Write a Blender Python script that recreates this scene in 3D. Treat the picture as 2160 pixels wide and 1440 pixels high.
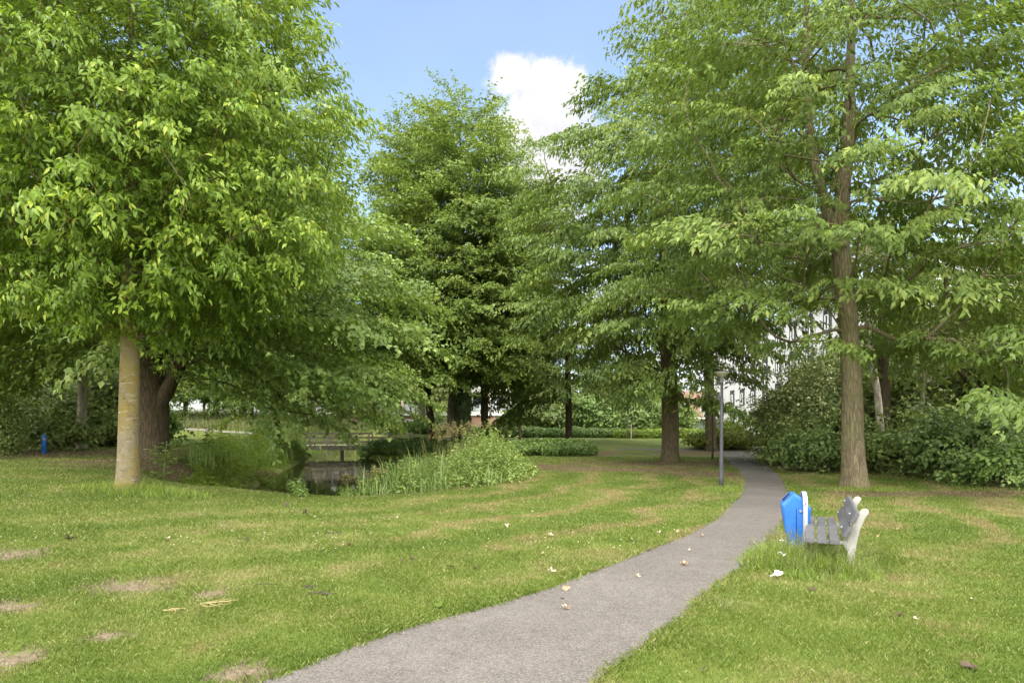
import bpy, math, random
import numpy as np
from mathutils import Vector

scene = bpy.context.scene
for o in list(bpy.data.objects):
    bpy.data.objects.remove(o)
COL = scene.collection
R = math.radians

# ------------------------------------------------------------------ camera, sky, sun, exposure
F = 1320.0          # focal length in photo pixels (photo 2160 wide)
EYE = 1.8
HOR = 899.0
cam_d = bpy.data.cameras.new('camera')
cam_d.sensor_width = 36.0
cam_d.lens = 36.0 * F / 2160.0
cam_d.shift_y = (HOR - 720.0) / 2160.0
cam_d.clip_start = 0.1
cam_d.clip_end = 3000
cam = bpy.data.objects.new('camera', cam_d)
cam.location = (0, 0, EYE)
cam.rotation_euler = (R(90), 0, 0)
COL.objects.link(cam)
scene.camera = cam

SUN_EL, SUN_AZ = 48.0, -158.0      # azimuth from +Y, clockwise towards +X
SUN_STRENGTH, SUN_ANGLE = 1.3, 14.0
SKY_STRENGTH = 0.14
CLOUD = (3.1, 3.02, 2.94)
FILL_DECK = 14.0
EXPOSURE = 1.42

scene.view_settings.view_transform = 'Standard'
scene.view_settings.look = 'None'
scene.view_settings.gamma = 1.0
scene.view_settings.exposure = EXPOSURE
scene.cycles.max_bounces = 7
scene.cycles.diffuse_bounces = 5
scene.cycles.glossy_bounces = 2
scene.cycles.transmission_bounces = 4
scene.cycles.transparent_max_bounces = 4
scene.cycles.use_denoising = True
scene.cycles.denoiser = 'OPENIMAGEDENOISE'
scene.cycles.denoising_prefilter = 'NONE'
scene.cycles.use_adaptive_sampling = True
scene.cycles.adaptive_threshold = 0.006
scene.cycles.sample_clamp_indirect = 2.0
scene.cycles.caustics_reflective = False
scene.cycles.caustics_refractive = False

sd = bpy.data.lights.new('sun', 'SUN')
sd.energy = SUN_STRENGTH
sd.angle = R(SUN_ANGLE)
sd.color = (1.0, 0.95, 0.86)
so = bpy.data.objects.new('sun', sd)
_az = R(SUN_AZ); _el = R(SUN_EL)
sdir = Vector((math.sin(_az) * math.cos(_el), math.cos(_az) * math.cos(_el), math.sin(_el)))
so.rotation_euler = (-sdir).to_track_quat('-Z', 'Y').to_euler()
so.location = sdir * 100
COL.objects.link(so)


# ------------------------------------------------------------------ node helpers
class NT:
    def __init__(self, tree):
        self.t = tree
        self.L = tree.links

    def n(self, typ, **kw):
        nd = self.t.nodes.new(typ)
        for k, v in kw.items():
            setattr(nd, k, v)
        return nd

    def put(self, sock, v):
        if v is None:
            return
        if isinstance(v, bpy.types.NodeSocket):
            self.L.new(v, sock)
        else:
            if sock.type == 'RGBA' and hasattr(v, '__len__') and len(v) == 3:
                v = (*v, 1.0)
            sock.default_value = v

    def math(self, op, a, b=None, c=None, clamp=False):
        nd = self.n('ShaderNodeMath', operation=op, use_clamp=clamp)
        self.put(nd.inputs[0], a); self.put(nd.inputs[1], b); self.put(nd.inputs[2], c)
        return nd.outputs[0]

    def vmath(self, op, a, b=None, out=0):
        nd = self.n('ShaderNodeVectorMath', operation=op)
        self.put(nd.inputs[0], a); self.put(nd.inputs[1], b)
        return nd.outputs[out]

    def ss(self, lo, hi, v, a=0.0, b=1.0):
        nd = self.n('ShaderNodeMapRange', interpolation_type='SMOOTHSTEP')
        self.put(nd.inputs[0], v)
        for i, x in enumerate((lo, hi, a, b)):
            self.put(nd.inputs[1 + i], x)
        return nd.outputs[0]

    def mix(self, f, a, b, blend='MIX'):
        nd = self.n('ShaderNodeMix', data_type='RGBA', blend_type=blend)
        self.put(nd.inputs[0], f); self.put(nd.inputs[6], a); self.put(nd.inputs[7], b)
        return nd.outputs[2]

    def noise(self, vec, scale, detail=4.0, rough=0.55, out=0, dist=0.0):
        nd = self.n('ShaderNodeTexNoise')
        self.put(nd.inputs['Vector'], vec)
        nd.inputs['Scale'].default_value = scale
        nd.inputs['Detail'].default_value = detail
        nd.inputs['Roughness'].default_value = rough
        nd.inputs['Distortion'].default_value = dist
        return nd.outputs[out]

    def voro(self, vec, scale, out=0, feature='F1'):
        nd = self.n('ShaderNodeTexVoronoi', feature=feature)
        self.put(nd.inputs['Vector'], vec)
        nd.inputs['Scale'].default_value = scale
        return nd.outputs[out]

    def sep(self, v):
        nd = self.n('ShaderNodeSeparateXYZ'); self.put(nd.inputs[0], v)
        return nd.outputs

    def comb(self, x=0.0, y=0.0, z=0.0):
        nd = self.n('ShaderNodeCombineXYZ')
        for i, q in enumerate((x, y, z)):
            self.put(nd.inputs[i], q)
        return nd.outputs[0]

    def bump(self, h, strength=0.5, dist=0.02):
        nd = self.n('ShaderNodeBump')
        nd.inputs['Strength'].default_value = strength
        nd.inputs['Distance'].default_value = dist
        self.put(nd.inputs['Height'], h)
        return nd.outputs[0]


def new_mat(name):
    m = bpy.data.materials.new(name)
    m.use_nodes = True
    m.node_tree.nodes.clear()
    k = NT(m.node_tree)
    out = k.n('ShaderNodeOutputMaterial')
    return m, k, out


def princ(k, out, col, rough=0.7, spec=0.3, metal=0.0, normal=None):
    p = k.n('ShaderNodeBsdfPrincipled')
    k.put(p.inputs['Base Color'], col)
    k.put(p.inputs['Roughness'], rough)
    k.put(p.inputs['Specular IOR Level'], spec)
    k.put(p.inputs['Metallic'], metal)
    if normal is not None:
        k.put(p.inputs['Normal'], normal)
    k.L.new(p.outputs[0], out.inputs[0])
    return p


# ------------------------------------------------------------------ world: Nishita sky with clouds by direction
world = bpy.data.worlds.new('World')
scene.world = world
world.use_nodes = True
wt = world.node_tree
wt.nodes.clear()
k = NT(wt)
wout = k.n('ShaderNodeOutputWorld')
bg = k.n('ShaderNodeBackground')
bg.inputs['Strength'].default_value = SKY_STRENGTH
sky = k.n('ShaderNodeTexSky')
sky.sky_type = 'NISHITA'
sky.sun_disc = False
sky.sun_elevation = R(SUN_EL)
sky.sun_rotation = R(SUN_AZ)
sky.air_density = 1.0
sky.dust_density = 1.8
sky.ozone_density = 2.2
tc = k.n('ShaderNodeTexCoord').outputs['Generated']
x, y, z = k.sep(tc)
ysafe = k.math('MAXIMUM', y, 0.05)
nz = k.noise(tc, 9.0, 6.0, 0.6, out=1)
nzv = k.vmath('SUBTRACT', nz, (0.5, 0.5, 0.5))
nx_, ny_, nz_ = k.sep(nzv)
u = k.math('ADD', k.math('DIVIDE', x, ysafe), k.math('MULTIPLY', nx_, 0.06))
v = k.math('ADD', k.math('DIVIDE', z, ysafe), k.math('MULTIPLY', ny_, 0.06))
fine = k.noise(tc, 26.0, 8.0, 0.62)
cl = None
for (cu, cv, ru, rv) in ((0.052, 0.460, .088, .105), (0.058, 0.545, .050, .045), (0.005, 0.560, .034, .036),
                         (0.096, 0.548, .022, .03), (0.09, 0.44, .07, .09), (0.05, 0.37, .09, .10)):
    du = k.math('DIVIDE', k.math('SUBTRACT', u, cu), ru)
    dv = k.math('DIVIDE', k.math('SUBTRACT', v, cv), rv)
    d = k.math('SQRT', k.math('ADD', k.math('MULTIPLY', du, du), k.math('MULTIPLY', dv, dv)))
    cl = d if cl is None else k.math('SMOOTH_MIN', cl, d, 0.25)
cl = k.math('SUBTRACT', cl, k.math('ADD', k.math('MULTIPLY', k.math('SUBTRACT', fine, 0.5), 1.3), k.math('MULTIPLY', k.math('SUBTRACT', k.noise(tc, 70.0, 6.0, 0.65), 0.5), 0.7)))
puff = k.ss(1.25, 0.60, cl)
puff = k.math('MULTIPLY', puff, k.ss(0.1, 0.3, y))
# broken low cloud near the horizon, more to the right
low_n = k.noise(k.vmath('MULTIPLY', tc, (1.6, 1.6, 4.0)), 2.6, 7.0, 0.55)
low = k.math('MULTIPLY', k.ss(0.44, 0.62, k.math('ADD', low_n, k.math('MULTIPLY', x, 0.14))), k.ss(0.42, 0.16, z))
# bright cloud deck added out of view, overhead and behind the camera, as fill
hi_n = k.noise(tc, 2.4, 7.0, 0.55)
hi_zone = k.math('MAXIMUM', k.ss(0.62, 0.76, z), k.ss(0.30, -0.05, y))
hi = k.math('MULTIPLY', k.ss(0.30, 0.46, hi_n), hi_zone)
cover = k.math('MAXIMUM', k.math('MAXIMUM', puff, low), hi)
cshade = k.noise(tc, 12.0, 5.0, 0.55)
ccol = k.mix(k.ss(0.36, 0.62, cshade), tuple(c * .80 for c in CLOUD[:2]) + (CLOUD[2] * .86,), CLOUD)
skyb = k.mix(k.math('ADD', .06, k.math('MULTIPLY', k.ss(.35, .75, k.noise(tc, 3.0, 5.0, .5)), .10)), sky.outputs[0], CLOUD)
skyc = k.mix(k.math('MULTIPLY', k.math('MAXIMUM', puff, low), 0.95), skyb, ccol)
skyc = k.mix(hi, skyc, (FILL_DECK, FILL_DECK * .99, FILL_DECK * .97))
k.L.new(skyc, bg.inputs['Color'])
k.L.new(bg.outputs[0], wout.inputs[0])


# ------------------------------------------------------------------ terrain functions
def ss(a, b, v):
    t = np.clip((np.asarray(v, float) - a) / (b - a), 0, 1)
    return t * t * (3 - 2 * t)


POND = np.array([(-8.1, 18.7), (-9.4, 23.5), (-11.1, 30), (-12.6, 37), (-13.9, 43), (-15.2, 48), (-16.8, 56), (-18.5, 66),
                 (-14.8, 66), (-13.0, 56), (-11.6, 48), (-10.3, 44.2), (-7.5, 43.2), (-4.2, 42), (-2.6, 38.5),
                 (-2.4, 33), (-3.0, 27), (-4.0, 22.0), (-5.0, 18.4)])
WATER_Z = -0.45


def poly_sd(P, x, y):
    x = np.asarray(x, float); y = np.asarray(y, float)
    d2 = np.full(x.shape, 1e9); ins = np.zeros(x.shape, bool)
    n = len(P)
    for i in range(n):
        ax, ay = P[i]; bx, by = P[(i + 1) % n]
        ex, ey = bx - ax, by - ay
        t = np.clip(((x - ax) * ex + (y - ay) * ey) / (ex * ex + ey * ey), 0, 1)
        d2 = np.minimum(d2, (x - ax - t * ex) ** 2 + (y - ay - t * ey) ** 2)
        c = ((ay > y) != (by > y))
        with np.errstate(divide='ignore', invalid='ignore'):
            xi = (bx - ax) * (y - ay) / (by - ay + 1e-12) + ax
        ins ^= c & (x < xi)
    return np.where(ins, -1, 1) * np.sqrt(d2)


def gz(x, y):
    x = np.asarray(x, float); y = np.asarray(y, float)
    h = 0.7 * ss(34, 56, y)
    h = h + 0.70 * ss(-2, -13, x) * ss(4, 18, y)
    h = h + 0.35 * ss(-14, -30, x) * ss(38, 60, y) + 1.3 * ss(58, 80, y) * ss(-12, -36, x)
    d = poly_sd(POND, x, y)
    w = 1 - ss(0.1, 3.6, d)
    h = h * (1 - w) + (-0.28) * w
    h = np.where(d < 0.35, np.minimum(h, -0.28 - 0.9 * ss(0.35, -0.5, d)), h)
    return h


def G(x, y):
    return float(gz(np.array([x]), np.array([y]))[0])


def at(px, py=None, Y=None):
    """world point of the ground seen at a photo position, or on the ground at a given distance"""
    if Y is not None:
        X = (px - 1080) / F * Y
        return (X, Y, G(X, Y))
    ys = np.linspace(3, 140, 6000)
    xs = (px - 1080) / F * ys
    zs = EYE - (py - HOR) / F * ys
    g = gz(xs, ys)
    i = np.argmax(zs <= g)
    return (xs[i], ys[i], float(g[i]))


def fz(py, Y):
    return EYE - (py - HOR) / F * Y


# ------------------------------------------------------------------ object helpers
def link(o):
    COL.objects.link(o)
    return o


def tag(o, label=None, cat=None, group=None, kind=None):
    if label: o['label'] = label
    if cat: o['category'] = cat
    if group: o['group'] = group
    if kind: o['kind'] = kind
    return o


def thing(name, label, cat, loc=(0, 0, 0), rz=0.0, group=None):
    o = bpy.data.objects.new(name, None)
    o.empty_display_size = 0.3
    o.location = loc
    o.rotation_euler = (0, 0, rz)
    link(o)
    return tag(o, label, cat, group)


def mesh_np(name, V, polys, mat, parent=None, attrs=None, smooth=False):
    """polys: list of (n,k) int arrays"""
    me = bpy.data.meshes.new(name)
    V = np.ascontiguousarray(V, dtype=np.float32)
    polys = [np.asarray(p, dtype=np.int32) for p in polys if len(p)]
    loops = np.concatenate([p.ravel() for p in polys]) if polys else np.zeros(0, np.int32)
    tot = np.concatenate([np.full(len(p), p.shape[1], np.int32) for p in polys])
    start = np.concatenate([[0], np.cumsum(tot)[:-1]]).astype(np.int32)
    me.vertices.add(len(V)); me.vertices.foreach_set('co', V.ravel())
    me.loops.add(len(loops)); me.loops.foreach_set('vertex_index', loops)
    me.polygons.add(len(tot)); me.polygons.foreach_set('loop_start', start)
    if smooth:
        me.polygons.foreach_set('use_smooth', np.ones(len(tot), bool))
    if attrs:
        for an, av in attrs.items():
            a = me.attributes.new(an, 'FLOAT', 'POINT')
            a.data.foreach_set('value', np.ascontiguousarray(av, dtype=np.float32))
    me.update(calc_edges=True)
    me.validate()
    me.materials.append(mat)
    o = bpy.data.objects.new(name, me)
    link(o)
    if parent is not None:
        o.parent = parent
    return o


class MB:
    """collects boxes, tubes, lathes and prisms into one mesh"""
    def __init__(self):
        self.v = []; self.f = []

    def add(self, verts, faces):
        b = len(self.v)
        self.v += [tuple(q) for q in verts]
        self.f += [tuple(i + b for i in fc) for fc in faces]

    def box(self, c, s, rz=0.0, bev=0.0):
        hx, hy, hz = s[0] / 2, s[1] / 2, s[2] / 2
        ca, sa = math.cos(rz), math.sin(rz)
        if bev <= 0:
            pts = [(-hx, -hy, -hz), (hx, -hy, -hz), (hx, hy, -hz), (-hx, hy, -hz), (-hx, -hy, hz), (hx, -hy, hz), (hx, hy, hz), (-hx, hy, hz)]
            fc = [(3, 2, 1, 0), (4, 5, 6, 7), (0, 1, 5, 4), (1, 2, 6, 5), (2, 3, 7, 6), (3, 0, 4, 7)]
        else:
            b = min(bev, hx * .9, hy * .9, hz * .9)
            pts = []; fc = []
            def ring(ix, iy, zz):
                return [(-ix, -hy if iy else -hy, zz)]
            rings = []
            for (ox, oy, zz) in ((b, b, -hz), (0, 0, -hz + b), (0, 0, hz - b), (b, b, hz)):
                X, Y_ = hx - ox, hy - oy
                c_ = b if ox == 0 else b * .5
                rings.append([(-X + c_, -Y_, zz), (X - c_, -Y_, zz), (X, -Y_ + c_, zz), (X, Y_ - c_, zz), (X - c_, Y_, zz), (-X + c_, Y_, zz), (-X, Y_ - c_, zz), (-X, -Y_ + c_, zz)])
            for r in rings: pts += r
            for a in range(3):
                for i in range(8):
                    j = (i + 1) % 8
                    fc.append((a * 8 + i, a * 8 + j, a * 8 + 8 + j, a * 8 + 8 + i))
            fc.append(tuple(range(7, -1, -1))); fc.append(tuple(range(24, 32)))
        self.add([(c[0] + p[0] * ca - p[1] * sa, c[1] + p[0] * sa + p[1] * ca, c[2] + p[2]) for p in pts], fc)
        return self

    def tube(self, pts, rad, n=8, cap=True):
        pts = [Vector(p) for p in pts]
        if not hasattr(rad, '__len__'): rad = [rad] * len(pts)
        vs = []; fs = []
        up = None
        for i, p in enumerate(pts):
            d = (pts[min(i + 1, len(pts) - 1)] - pts[max(i - 1, 0)]).normalized()
            if up is None:
                up = Vector((1, 0, 0)) if abs(d.x) < .8 else Vector((0, 1, 0))
            s = d.cross(up).normalized(); up = s.cross(d).normalized()
            for j in range(n):
                a = 2 * math.pi * j / n
                vs.append(p + (s * math.cos(a) + up * math.sin(a)) * rad[i])
        for i in range(len(pts) - 1):
            for j in range(n):
                q = (j + 1) % n
                fs.append((i * n + j, i * n + q, (i + 1) * n + q, (i + 1) * n + j))
        if cap:
            fs.append(tuple(range(n - 1, -1, -1))); fs.append(tuple(range((len(pts) - 1) * n, len(pts) * n)))
        self.add(vs, fs)
        return self

    def lathe(self, prof, n=24, c=(0, 0, 0)):
        vs = []; fs = []
        for (r, zz) in prof:
            for j in range(n):
                a = 2 * math.pi * j / n
                vs.append((c[0] + r * math.cos(a), c[1] + r * math.sin(a), c[2] + zz))
        for i in range(len(prof) - 1):
            for j in range(n):
                q = (j + 1) % n
                fs.append((i * n + j, i * n + q, (i + 1) * n + q, (i + 1) * n + j))
        fs.append(tuple(range(n - 1, -1, -1))); fs.append(tuple(range((len(prof) - 1) * n, len(prof) * n)))
        self.add(vs, fs)
        return self

    def prism(self, poly, axis, a, b):
        """poly in the plane across `axis` (2-D points), extruded from a to b"""
        n = len(poly)
        def P(p, t):
            return (t, p[0], p[1]) if axis == 'x' else (p[0], t, p[1]) if axis == 'y' else (p[0], p[1], t)
        self.add([P(p, a) for p in poly] + [P(p, b) for p in poly],
                 [tuple(range(n)), tuple(range(2 * n - 1, n - 1, -1))] + [(i, i + n, (i + 1) % n + n, (i + 1) % n) for i in range(n)])
        return self

    def build(self, name, mat, parent=None, smooth=False, bevel=0.0, seg=2):
        me = bpy.data.meshes.new(name)
        me.from_pydata(self.v, [], self.f)
        import bmesh
        bm = bmesh.new(); bm.from_mesh(me)
        bmesh.ops.recalc_face_normals(bm, faces=bm.faces)
        if bevel > 0:
            es = [e for e in bm.edges if len(e.link_faces) == 2 and e.calc_face_angle(0) > 0.5]
            bmesh.ops.bevel(bm, geom=es, offset=bevel, segments=seg, affect='EDGES', clamp_overlap=True)
        bm.to_mesh(me); bm.free()
        if smooth:
            me.polygons.foreach_set('use_smooth', [True] * len(me.polygons))
        me.update()
        me.materials.append(mat)
        o = bpy.data.objects.new(name, me)
        link(o)
        if parent is not None: o.parent = parent
        return o


def copy_tree(o, parent=None):
    c = o.copy(); COL.objects.link(c)
    if parent is not None: c.parent = parent
    for ch in [q for q in bpy.data.objects if q.parent == o]:
        copy_tree(ch, c)
    return c


# ------------------------------------------------------------------ materials
def leaf_mat(name, dark, light, fresh=None, gloss=0.42, spec=0.45, trans=0.35, under=1.25):
    m, k, out = new_mat(name)
    a = k.n('ShaderNodeAttribute'); a.attribute_name = 'tint'
    t = a.outputs['Fac']
    oi = k.n('ShaderNodeObjectInfo').outputs['Random']
    c = k.mix(k.math('MULTIPLY', t, 1.0, clamp=True), dark, light)
    if fresh is not None:
        c = k.mix(k.ss(0.80, 1.0, t), c, fresh)
    geo = k.n('ShaderNodeNewGeometry')
    c = k.mix(k.math('MULTIPLY', geo.outputs['Backfacing'], 0.55), c, k.mix(0.35, c, (0.16, 0.19, 0.12)))
    hs = k.n('ShaderNodeHueSaturation')
    hs.inputs['Hue'].default_value = 0.5
    k.put(hs.inputs['Value'], k.math('ADD', 0.92, k.math('MULTIPLY', oi, 0.16)))
    k.put(hs.inputs['Color'], c)
    c = hs.outputs[0]
    p = k.n('ShaderNodeBsdfPrincipled')
    k.put(p.inputs['Base Color'], c)
    p.inputs['Roughness'].default_value = gloss
    p.inputs['Specular IOR Level'].default_value = spec
    tr = k.n('ShaderNodeBsdfTranslucent')
    k.put(tr.inputs['Color'], k.mix(1.0, c, (1.25, 1.25, 0.6, 1), 'MULTIPLY'))
    mx = k.n('ShaderNodeMixShader')
    mx.inputs[0].default_value = trans
    k.L.new(p.outputs[0], mx.inputs[1]); k.L.new(tr.outputs[0], mx.inputs[2])
    k.L.new(mx.outputs[0], out.inputs[0])
    return m


def bark_mat(name, a, b, moss=None, moss_amt=0.5, furrow=9.0, marks=None, vs=.16, cracks=.55):
    m, k, out = new_mat(name)
    tc = k.n('ShaderNodeTexCoord').outputs['Object']
    st = k.vmath('MULTIPLY', tc, (furrow, furrow, furrow * vs))
    n1 = k.noise(st, 1.6, 6.0, 0.65, dist=0.4)
    vor = k.voro(st, 1.5, feature='DISTANCE_TO_EDGE')
    n2 = k.noise(tc, 1.3, 5.0, 0.6)
    n3 = k.noise(tc, 22.0, 5.0, 0.65)
    crack = k.ss(0.0, 0.22, k.math('ADD', vor, k.math('MULTIPLY', k.math('SUBTRACT', n1, .5), .3)))
    c = k.mix(k.ss(0.3, 0.7, n1), a, b)
    c = k.mix(k.math('MULTIPLY', k.math('SUBTRACT', 1.0, crack), cracks), c, tuple(q * 0.35 for q in a))
    c = k.mix(k.math('MULTIPLY', k.ss(0.45, 0.75, n3), 0.3), c, tuple(min(1, q * 1.5) for q in b))
    if moss is not None:
        c = k.mix(k.math('MULTIPLY', k.ss(0.40, 0.62, k.math('ADD', n2, k.math('MULTIPLY', k.math('SUBTRACT', n3, .5), .35))), moss_amt), c, moss)
    if marks is not None:
        n4 = k.noise(tc, 5.5, 7.0, 0.68)
        c = k.mix(k.math('MULTIPLY', k.ss(.53, .60, n4), .65), c, tuple(q * 1.35 for q in a))
        c = k.mix(k.math('MULTIPLY', k.ss(.44, .38, n4), .5), c, tuple(q * .55 for q in a))
    hgt = k.math('ADD', k.math('MULTIPLY', crack, 1.25 * cracks), k.math('MULTIPLY', n3, 0.35))
    if marks is not None:
        mk = k.noise(k.vmath('MULTIPLY', tc, (2.2, 2.2, 15.0)), 1.5, 5.0, 0.6)
        c = k.mix(k.ss(0.60, 0.70, mk), c, marks)
        mk2 = k.noise(k.vmath('MULTIPLY', tc, (1.5, 1.5, 2.5)), 2.0, 4.0, 0.6)
        c = k.mix(k.math('MULTIPLY', k.ss(0.62, 0.72, mk2), 0.7), c, tuple(q * .45 for q in a))
    princ(k, out, c, 0.9, 0.15, normal=k.bump(hgt, 0.9, 0.02))
    return m


def simple_mat(name, col, rough=0.6, spec=0.4, var=0.15, scale=6.0, bump=0.1, metal=0.0, dirt=None, dirt_amt=0.4, stretch=(1, 1, 1)):
    m, k, out = new_mat(name)
    tc = k.vmath('MULTIPLY', k.n('ShaderNodeTexCoord').outputs['Object'], stretch)
    n1 = k.noise(tc, scale, 5.0, 0.6)
    n2 = k.noise(tc, scale * 9, 4.0, 0.6)
    f = k.math('ADD', k.math('MULTIPLY', n1, .7), k.math('MULTIPLY', n2, .3))
    c = k.mix(k.ss(.3, .7, f), tuple(q * (1 - var) for q in col), tuple(min(1, q * (1 + var)) for q in col))
    if dirt is not None:
        c = k.mix(k.math('MULTIPLY', k.ss(.52, .72, k.noise(tc, scale * .6, 6.0, .65)), dirt_amt), c, dirt)
    r = k.math('ADD', rough - .08, k.math('MULTIPLY', n1, .16))
    princ(k, out, c, r, spec, metal, normal=k.bump(n2, bump, 0.01))
    return m


M = {}
M['leaf_ash'] = leaf_mat('ash_leaf', (0.1007, 0.1697, 0.0165), (0.1943, 0.2938, 0.0328), (0.3167, 0.3786, 0.0527), gloss=.40, spec=.34, trans=.40)
M['leaf_zelkova'] = leaf_mat('zelkova_leaf', (0.0790, 0.1322, 0.0201), (0.1577, 0.2202, 0.0422), (0.2235, 0.2786, 0.0603), gloss=.47, spec=.34, trans=.38)
M['leaf_upright'] = leaf_mat('upright_tree_leaf', (0.0986, 0.1598, 0.0244), (0.1938, 0.2640, 0.0516), (0.2642, 0.3300, 0.0681), gloss=.45, spec=.34, trans=.38)
M['leaf_maple'] = leaf_mat('maple_leaf', (0.1183, 0.2007, 0.0383), (0.2580, 0.3522, 0.0825), (0.3547, 0.4299, 0.1106), gloss=.47, spec=.34, trans=.38)
M['leaf_far'] = leaf_mat('background_tree_leaf', (0.1258, 0.2012, 0.0545), (0.2515, 0.3353, 0.1048), (0.3563, 0.4192, 0.1467), gloss=.5, spec=.35, trans=.38)
M['leaf_dark'] = leaf_mat('dark_shrub_leaf', (0.0845, 0.1338, 0.0294), (0.2115, 0.2701, 0.0625), None, gloss=.45, spec=.30, trans=.2)
M['leaf_fleck'] = leaf_mat('flecked_shrub_leaf', (0.1052, 0.1585, 0.0403), (0.2353, 0.2957, 0.0904), (0.8301, 0.8187, 0.4427), gloss=.45, spec=.30, trans=.2)
M['leaf_blue'] = leaf_mat('blue_green_shrub_leaf', (0.0717, 0.1259, 0.0321), (0.1681, 0.2338, 0.0621), (0.2465, 0.3059, 0.0852), gloss=.45, spec=.30, trans=.25)
M['leaf_olive'] = leaf_mat('olive_shrub_leaf', (0.0853, 0.1271, 0.0279), (0.1938, 0.2325, 0.0620), (0.2945, 0.2945, 0.0775), gloss=.45, spec=.4, trans=.3)
M['leaf_yellow'] = leaf_mat('yellow_shrub_leaf', (.11, .155, .020), (.22, .25, .030), (.33, .31, .05), gloss=.5, spec=.3, trans=.35)
M['leaf_hedge'] = leaf_mat('hedge_leaf', (0.0911, 0.1661, 0.0365), (0.2128, 0.3139, 0.0728), (0.3037, 0.3847, 0.1013), gloss=.45, spec=.4, trans=.3)
M['leaf_nettle'] = leaf_mat('nettle_leaf', (0.1591, 0.2379, 0.0564), (0.3409, 0.4131, 0.1277), (0.4773, 0.5040, 0.1877), gloss=.5, spec=.35, trans=.35)
M['leaf_reed'] = leaf_mat('reed_leaf', (0.1275, 0.2150, 0.0474), (0.2825, 0.3736, 0.1130), (0.4010, 0.4739, 0.1823), gloss=.45, spec=.4, trans=.35)
M['leaf_lush'] = leaf_mat('lush_herb_leaf', (0.1398, 0.2219, 0.0296), (0.2714, 0.3536, 0.0559), (0.3618, 0.4276, 0.0822), gloss=.5, spec=.3, trans=.38)
M['leaf_ivy'] = leaf_mat('ivy_leaf', (0.0504, 0.0936, 0.0252), (0.1170, 0.1800, 0.0468), None, gloss=.35, spec=.5, trans=.2)
M['straw'] = leaf_mat('dry_straw', (0.3120, 0.2594, 0.1170), (0.5460, 0.4641, 0.2340), None, gloss=.7, spec=.2, trans=.2)
M['cream'] = leaf_mat('cream_seed_head', (.22, .20, .09), (.40, .35, .17), None, gloss=.7, spec=.2, trans=.3)
M['meadow'] = leaf_mat('meadow_grass', (.12, .15, .05), (.24, .25, .11), (.34, .29, .17), gloss=.6, spec=.2, trans=.35)

M['bark_ash'] = bark_mat('lichen_bark', (.125, .105, .065), (.185, .155, .10), (.185, .135, .026), .80, 6.0, marks=(.29, .28, .245), vs=.8, cracks=.0)
M['bark_zelkova'] = bark_mat('grey_furrowed_bark', (.145, .115, .07), (.235, .195, .125), (.12, .12, .045), .45, 11.0)
M['bark_dark'] = bark_mat('dark_furrowed_bark', (.075, .055, .035), (.135, .10, .065), (.07, .07, .03), .4, 9.0)
M['bark_mid'] = bark_mat('brown_bark', (.095, .072, .042), (.165, .13, .08), (.10, .10, .035), .45, 10.0)
M['bark_pale'] = bark_mat('pale_bark', (.24, .20, .15), (.36, .31, .24), (.22, .20, .12), .4, 8.0)
M['bark_birch'] = bark_mat('birch_bark', (.34, .30, .24), (.52, .48, .41), (.20, .16, .10), .6, 4.0, marks=(.07, .055, .045))

# lawn colour, shared by the soil sheet and the blades
P_SOIL = [(270, 1238, .50, .36), (448, 1255, .22, .20), (20, 1172, .50, .40), (15, 1282, .30, .22), (18, 1392, .30, .26), (520, 1420, .24, .20), (225, 1345, .20, .14)]
P_LITTER_SHADE = [(1413, 978, 6.5, 3.2), (1330, 990, 4.8, 2.2), (1150, 985, 3.6, 2.8), (1520, 1000, 3.0, 1.7), (170, 955, 5.0, 5.5), (300, 975, 2.8, 3.0),  # brown litter under trees; its dark tone also paints the big lawn tree's shade
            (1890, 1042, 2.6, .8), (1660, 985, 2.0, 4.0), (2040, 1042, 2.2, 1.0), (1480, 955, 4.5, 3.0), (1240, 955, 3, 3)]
SOIL_E = [(*at(a, b)[:2], rx, ry) for a, b, rx, ry in P_SOIL]
LITTER_SHADE_E = [(*at(a, b)[:2], rx, ry) for a, b, rx, ry in P_LITTER_SHADE]


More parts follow.
